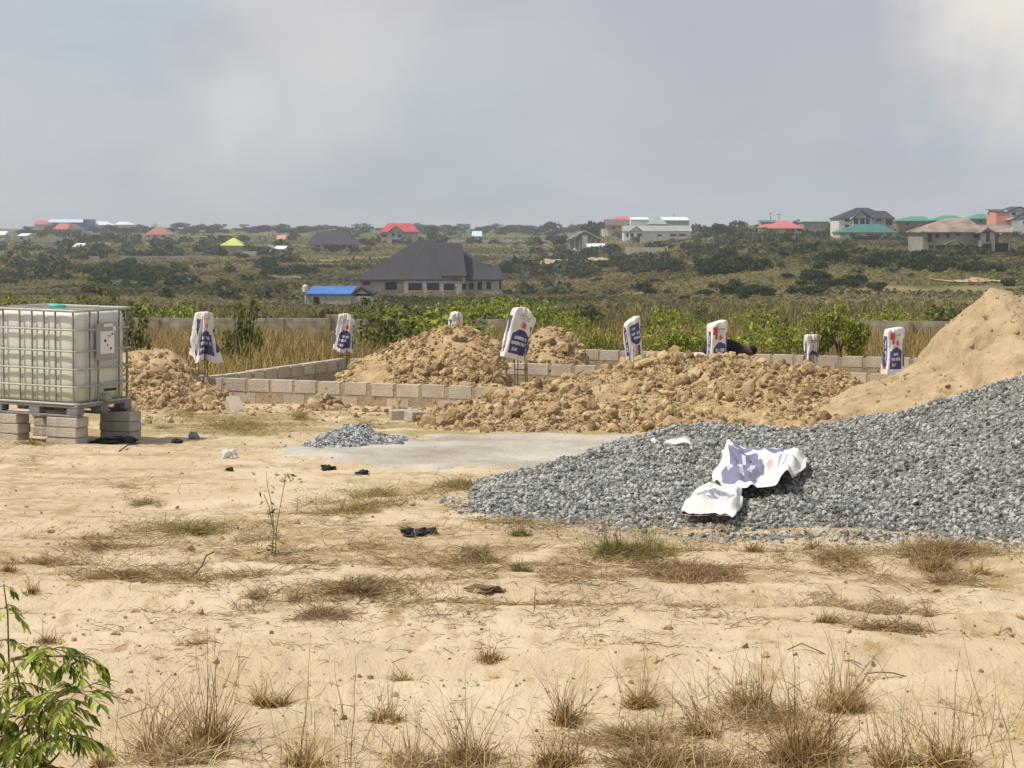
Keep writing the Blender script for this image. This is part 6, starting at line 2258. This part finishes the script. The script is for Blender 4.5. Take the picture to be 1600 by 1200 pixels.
# tank on the blue shed
q = P(477, 456, G(530, 478).y - .4)
mb = MB().tube([q, q + Vector((0, 0, .75))], [.35, .35], 12).tube([q + Vector((0, 0, .75)), q + Vector((0, 0, .95))], [.35, .12], 12)
mb.tube([Vector((q.x, q.y, float(ground_z(q.x, q.y)))), q], .08, 6)
tag(mb.build('water_drum', M['white_plastic'], origin=tuple(q)), 'small white water drum on a stand at the left end of the blue shed roof', 'drum')

# raw earth cutting by the parked cars
q0, q1 = G(832, 411), G(975, 411)
nu_ = 90
V = []
for i in range(nu_):
    s_ = i / (nu_ - 1)
    for j_, (dy, hz) in enumerate(((-6, -.5), (0, .1), (3.5, .55), (7, .8), (10, 1.25), (13, 1.0), (22, -.3))):
        x = q0.x + (q1.x - q0.x) * s_
        y = (q0.y + q1.y) / 2 + dy * 1.5
        e = min(1, s_ * 6, (1 - s_) * 6)
        V.append((x, y, float(ground_z(x, y)) + hz * e * (1 + .6 * float(fbm(np.array([x * .5]), np.array([y * .5]), 3, 4)[0])) - .05 * (1 - e)))
ii = np.arange(nu_ * 7).reshape(nu_, 7)
tag(MB().add(V, np.stack([ii[:-1, :-1], ii[1:, :-1], ii[1:, 1:], ii[:-1, 1:]], -1).reshape(-1, 4)).build('earth_bank', M['orange_earth'], smooth=True), kind='structure')
for (px0, px1, pyy, dd_) in ((430, 560, 414, 14), (830, 975, 406, 30), (1050, 1100, 412, 8), (1130, 1160, 384, 10), (800, 860, 392, 10), (1460, 1600, 440, 10)):
    q0, q1 = G(px0, pyy), G(px1, pyy)
    V = []
    for i in range(40):
        for j_ in range(8):
            s_, t = i / 39, j_ / 7
            wv = float(vnoise(np.array([s_ * 7.0]), np.array([t * 0 + pyy]), 4)[0])
            x = q0.x + (q1.x - q0.x) * s_
            y = q0.y + dd_ * (t - .5) * (1 + .8 * wv) * math.sin(math.pi * min(1, .08 + s_ * .95)) + 8 * wv
            V.append((x, y, float(ground_z(x, y)) + .25))
    ii = np.arange(320).reshape(40, 8)
    tag(MB().add(V, np.stack([ii[:-1, :-1], ii[1:, :-1], ii[1:, 1:], ii[:-1, 1:]], -1).reshape(-1, 4)).build('bare_earth', M['orange_earth'], smooth=True), kind='structure')


def car(label, px, pyb, yaw, paint):
    q = G(px, pyb)
    root = empty('parked_car', q, label, 'car', 'cars parked by the unfinished gable', rot=(0, 0, R(yaw)))
    prof_ = [(-2.1, .35), (-2.15, .75), (-1.9, .92), (-1.3, .98), (-.75, 1.42), (.75, 1.45), (1.35, 1.02), (2.05, .92), (2.2, .6), (2.15, .35)]
    bevel(MB().prism([(x, -.85, z) for x, z in prof_], (0, 1.7, 0)).build('body', M[paint], root), .05, 2)
    for s_ in (-1, 1):
        MB().prism([(x, s_ * .86, z) for x, z in ((-1.15, 1.0), (-.7, 1.36), (.7, 1.38), (1.15, 1.02))], (0, s_ * .01, 0)).build('window', M['glass'], root)
        for x in (-1.35, 1.4):
            MB().tube([(x, s_ * .70, .33), (x, s_ * .90, .33)], .33, 14).build('wheel', M['black_plastic'], root)
    return root


car('white saloon car parked in front of the unfinished gable', 902, 394.5, 12, 'car_white')
car('silver car parked left of the white saloon', 880, 394.5, 80, 'car_silver')
car('dark reddish car parked at the left end of the earth bank', 846, 396, 5, 'car_dark')
for lab, px, pyb, w, h in (('white container box right of the white saloon', 936.5, 395, 9, 5), ('white upright board box at the right end of the car row', 955, 393, 6, 5)):
    q = G(px, pyb)
    s_ = q.y / F
    o = MB().box((0, 0, h * s_ / 2), (w * s_, 1.0, h * s_)).build('container', M['wall_white'])
    MB().box((0, -.52, h * s_ / 2), (w * s_ * .5, .05, h * s_ * .8)).build('door', M['wall_cream'], o)
    o.location = q
    bevel(o, .05)
    tag(o, lab, 'container')
# poles on the skyline
for lab, px, pyb, top in (('thin utility pole right of the round skyline tree', 873, 362, 345), ('utility pole left of the tall dark tree', 894, 362, 343), ('mast standing above the pale roofed block', 1053, 360, 334), ('pole above the pinkish red roof, left one', 1204, 366, 332), ('pole with a crossarm above the pinkish red roof', 1217, 366, 333),
                          ('pole on the slope right of the lime roof', 386, 388, 367), ('pale post in the scrub right of the rusted roof house', 1593, 412, 398)):
    q = G(px, pyb)
    t_ = P(px, top, q.y)
    m_ = MB().tube([(q.x, q.y, q.z), (q.x, q.y, t_.z)], [.16, .11], 6).box((q.x, q.y, t_.z - .5), (2.0 if 'crossarm' in lab else 1.0, .14, .14))
    tag(m_.build('utility_pole', M['bark'], origin=tuple(q)), lab, 'pole')

# ------------------------------------------------------------------ the air: pale haze over the whole place
hz = bpy.data.materials.new('haze')
hz.use_nodes = True
hz.node_tree.nodes.remove(hz.node_tree.nodes['Principled BSDF'])
vol = hz.node_tree.nodes.new('ShaderNodeVolumePrincipled')
vol.inputs['Color'].default_value = (.86, .90, .95, 1)
vol.inputs['Density'].default_value = .00025
vol.inputs['Anisotropy'].default_value = 0.0
hz.node_tree.links.new(vol.outputs[0], hz.node_tree.nodes['Material Output'].inputs['Volume'])
o = MB().box((0, 4480, 7), (56000, 9100, 34)).build('haze', hz)
tag(o, kind='stuff')
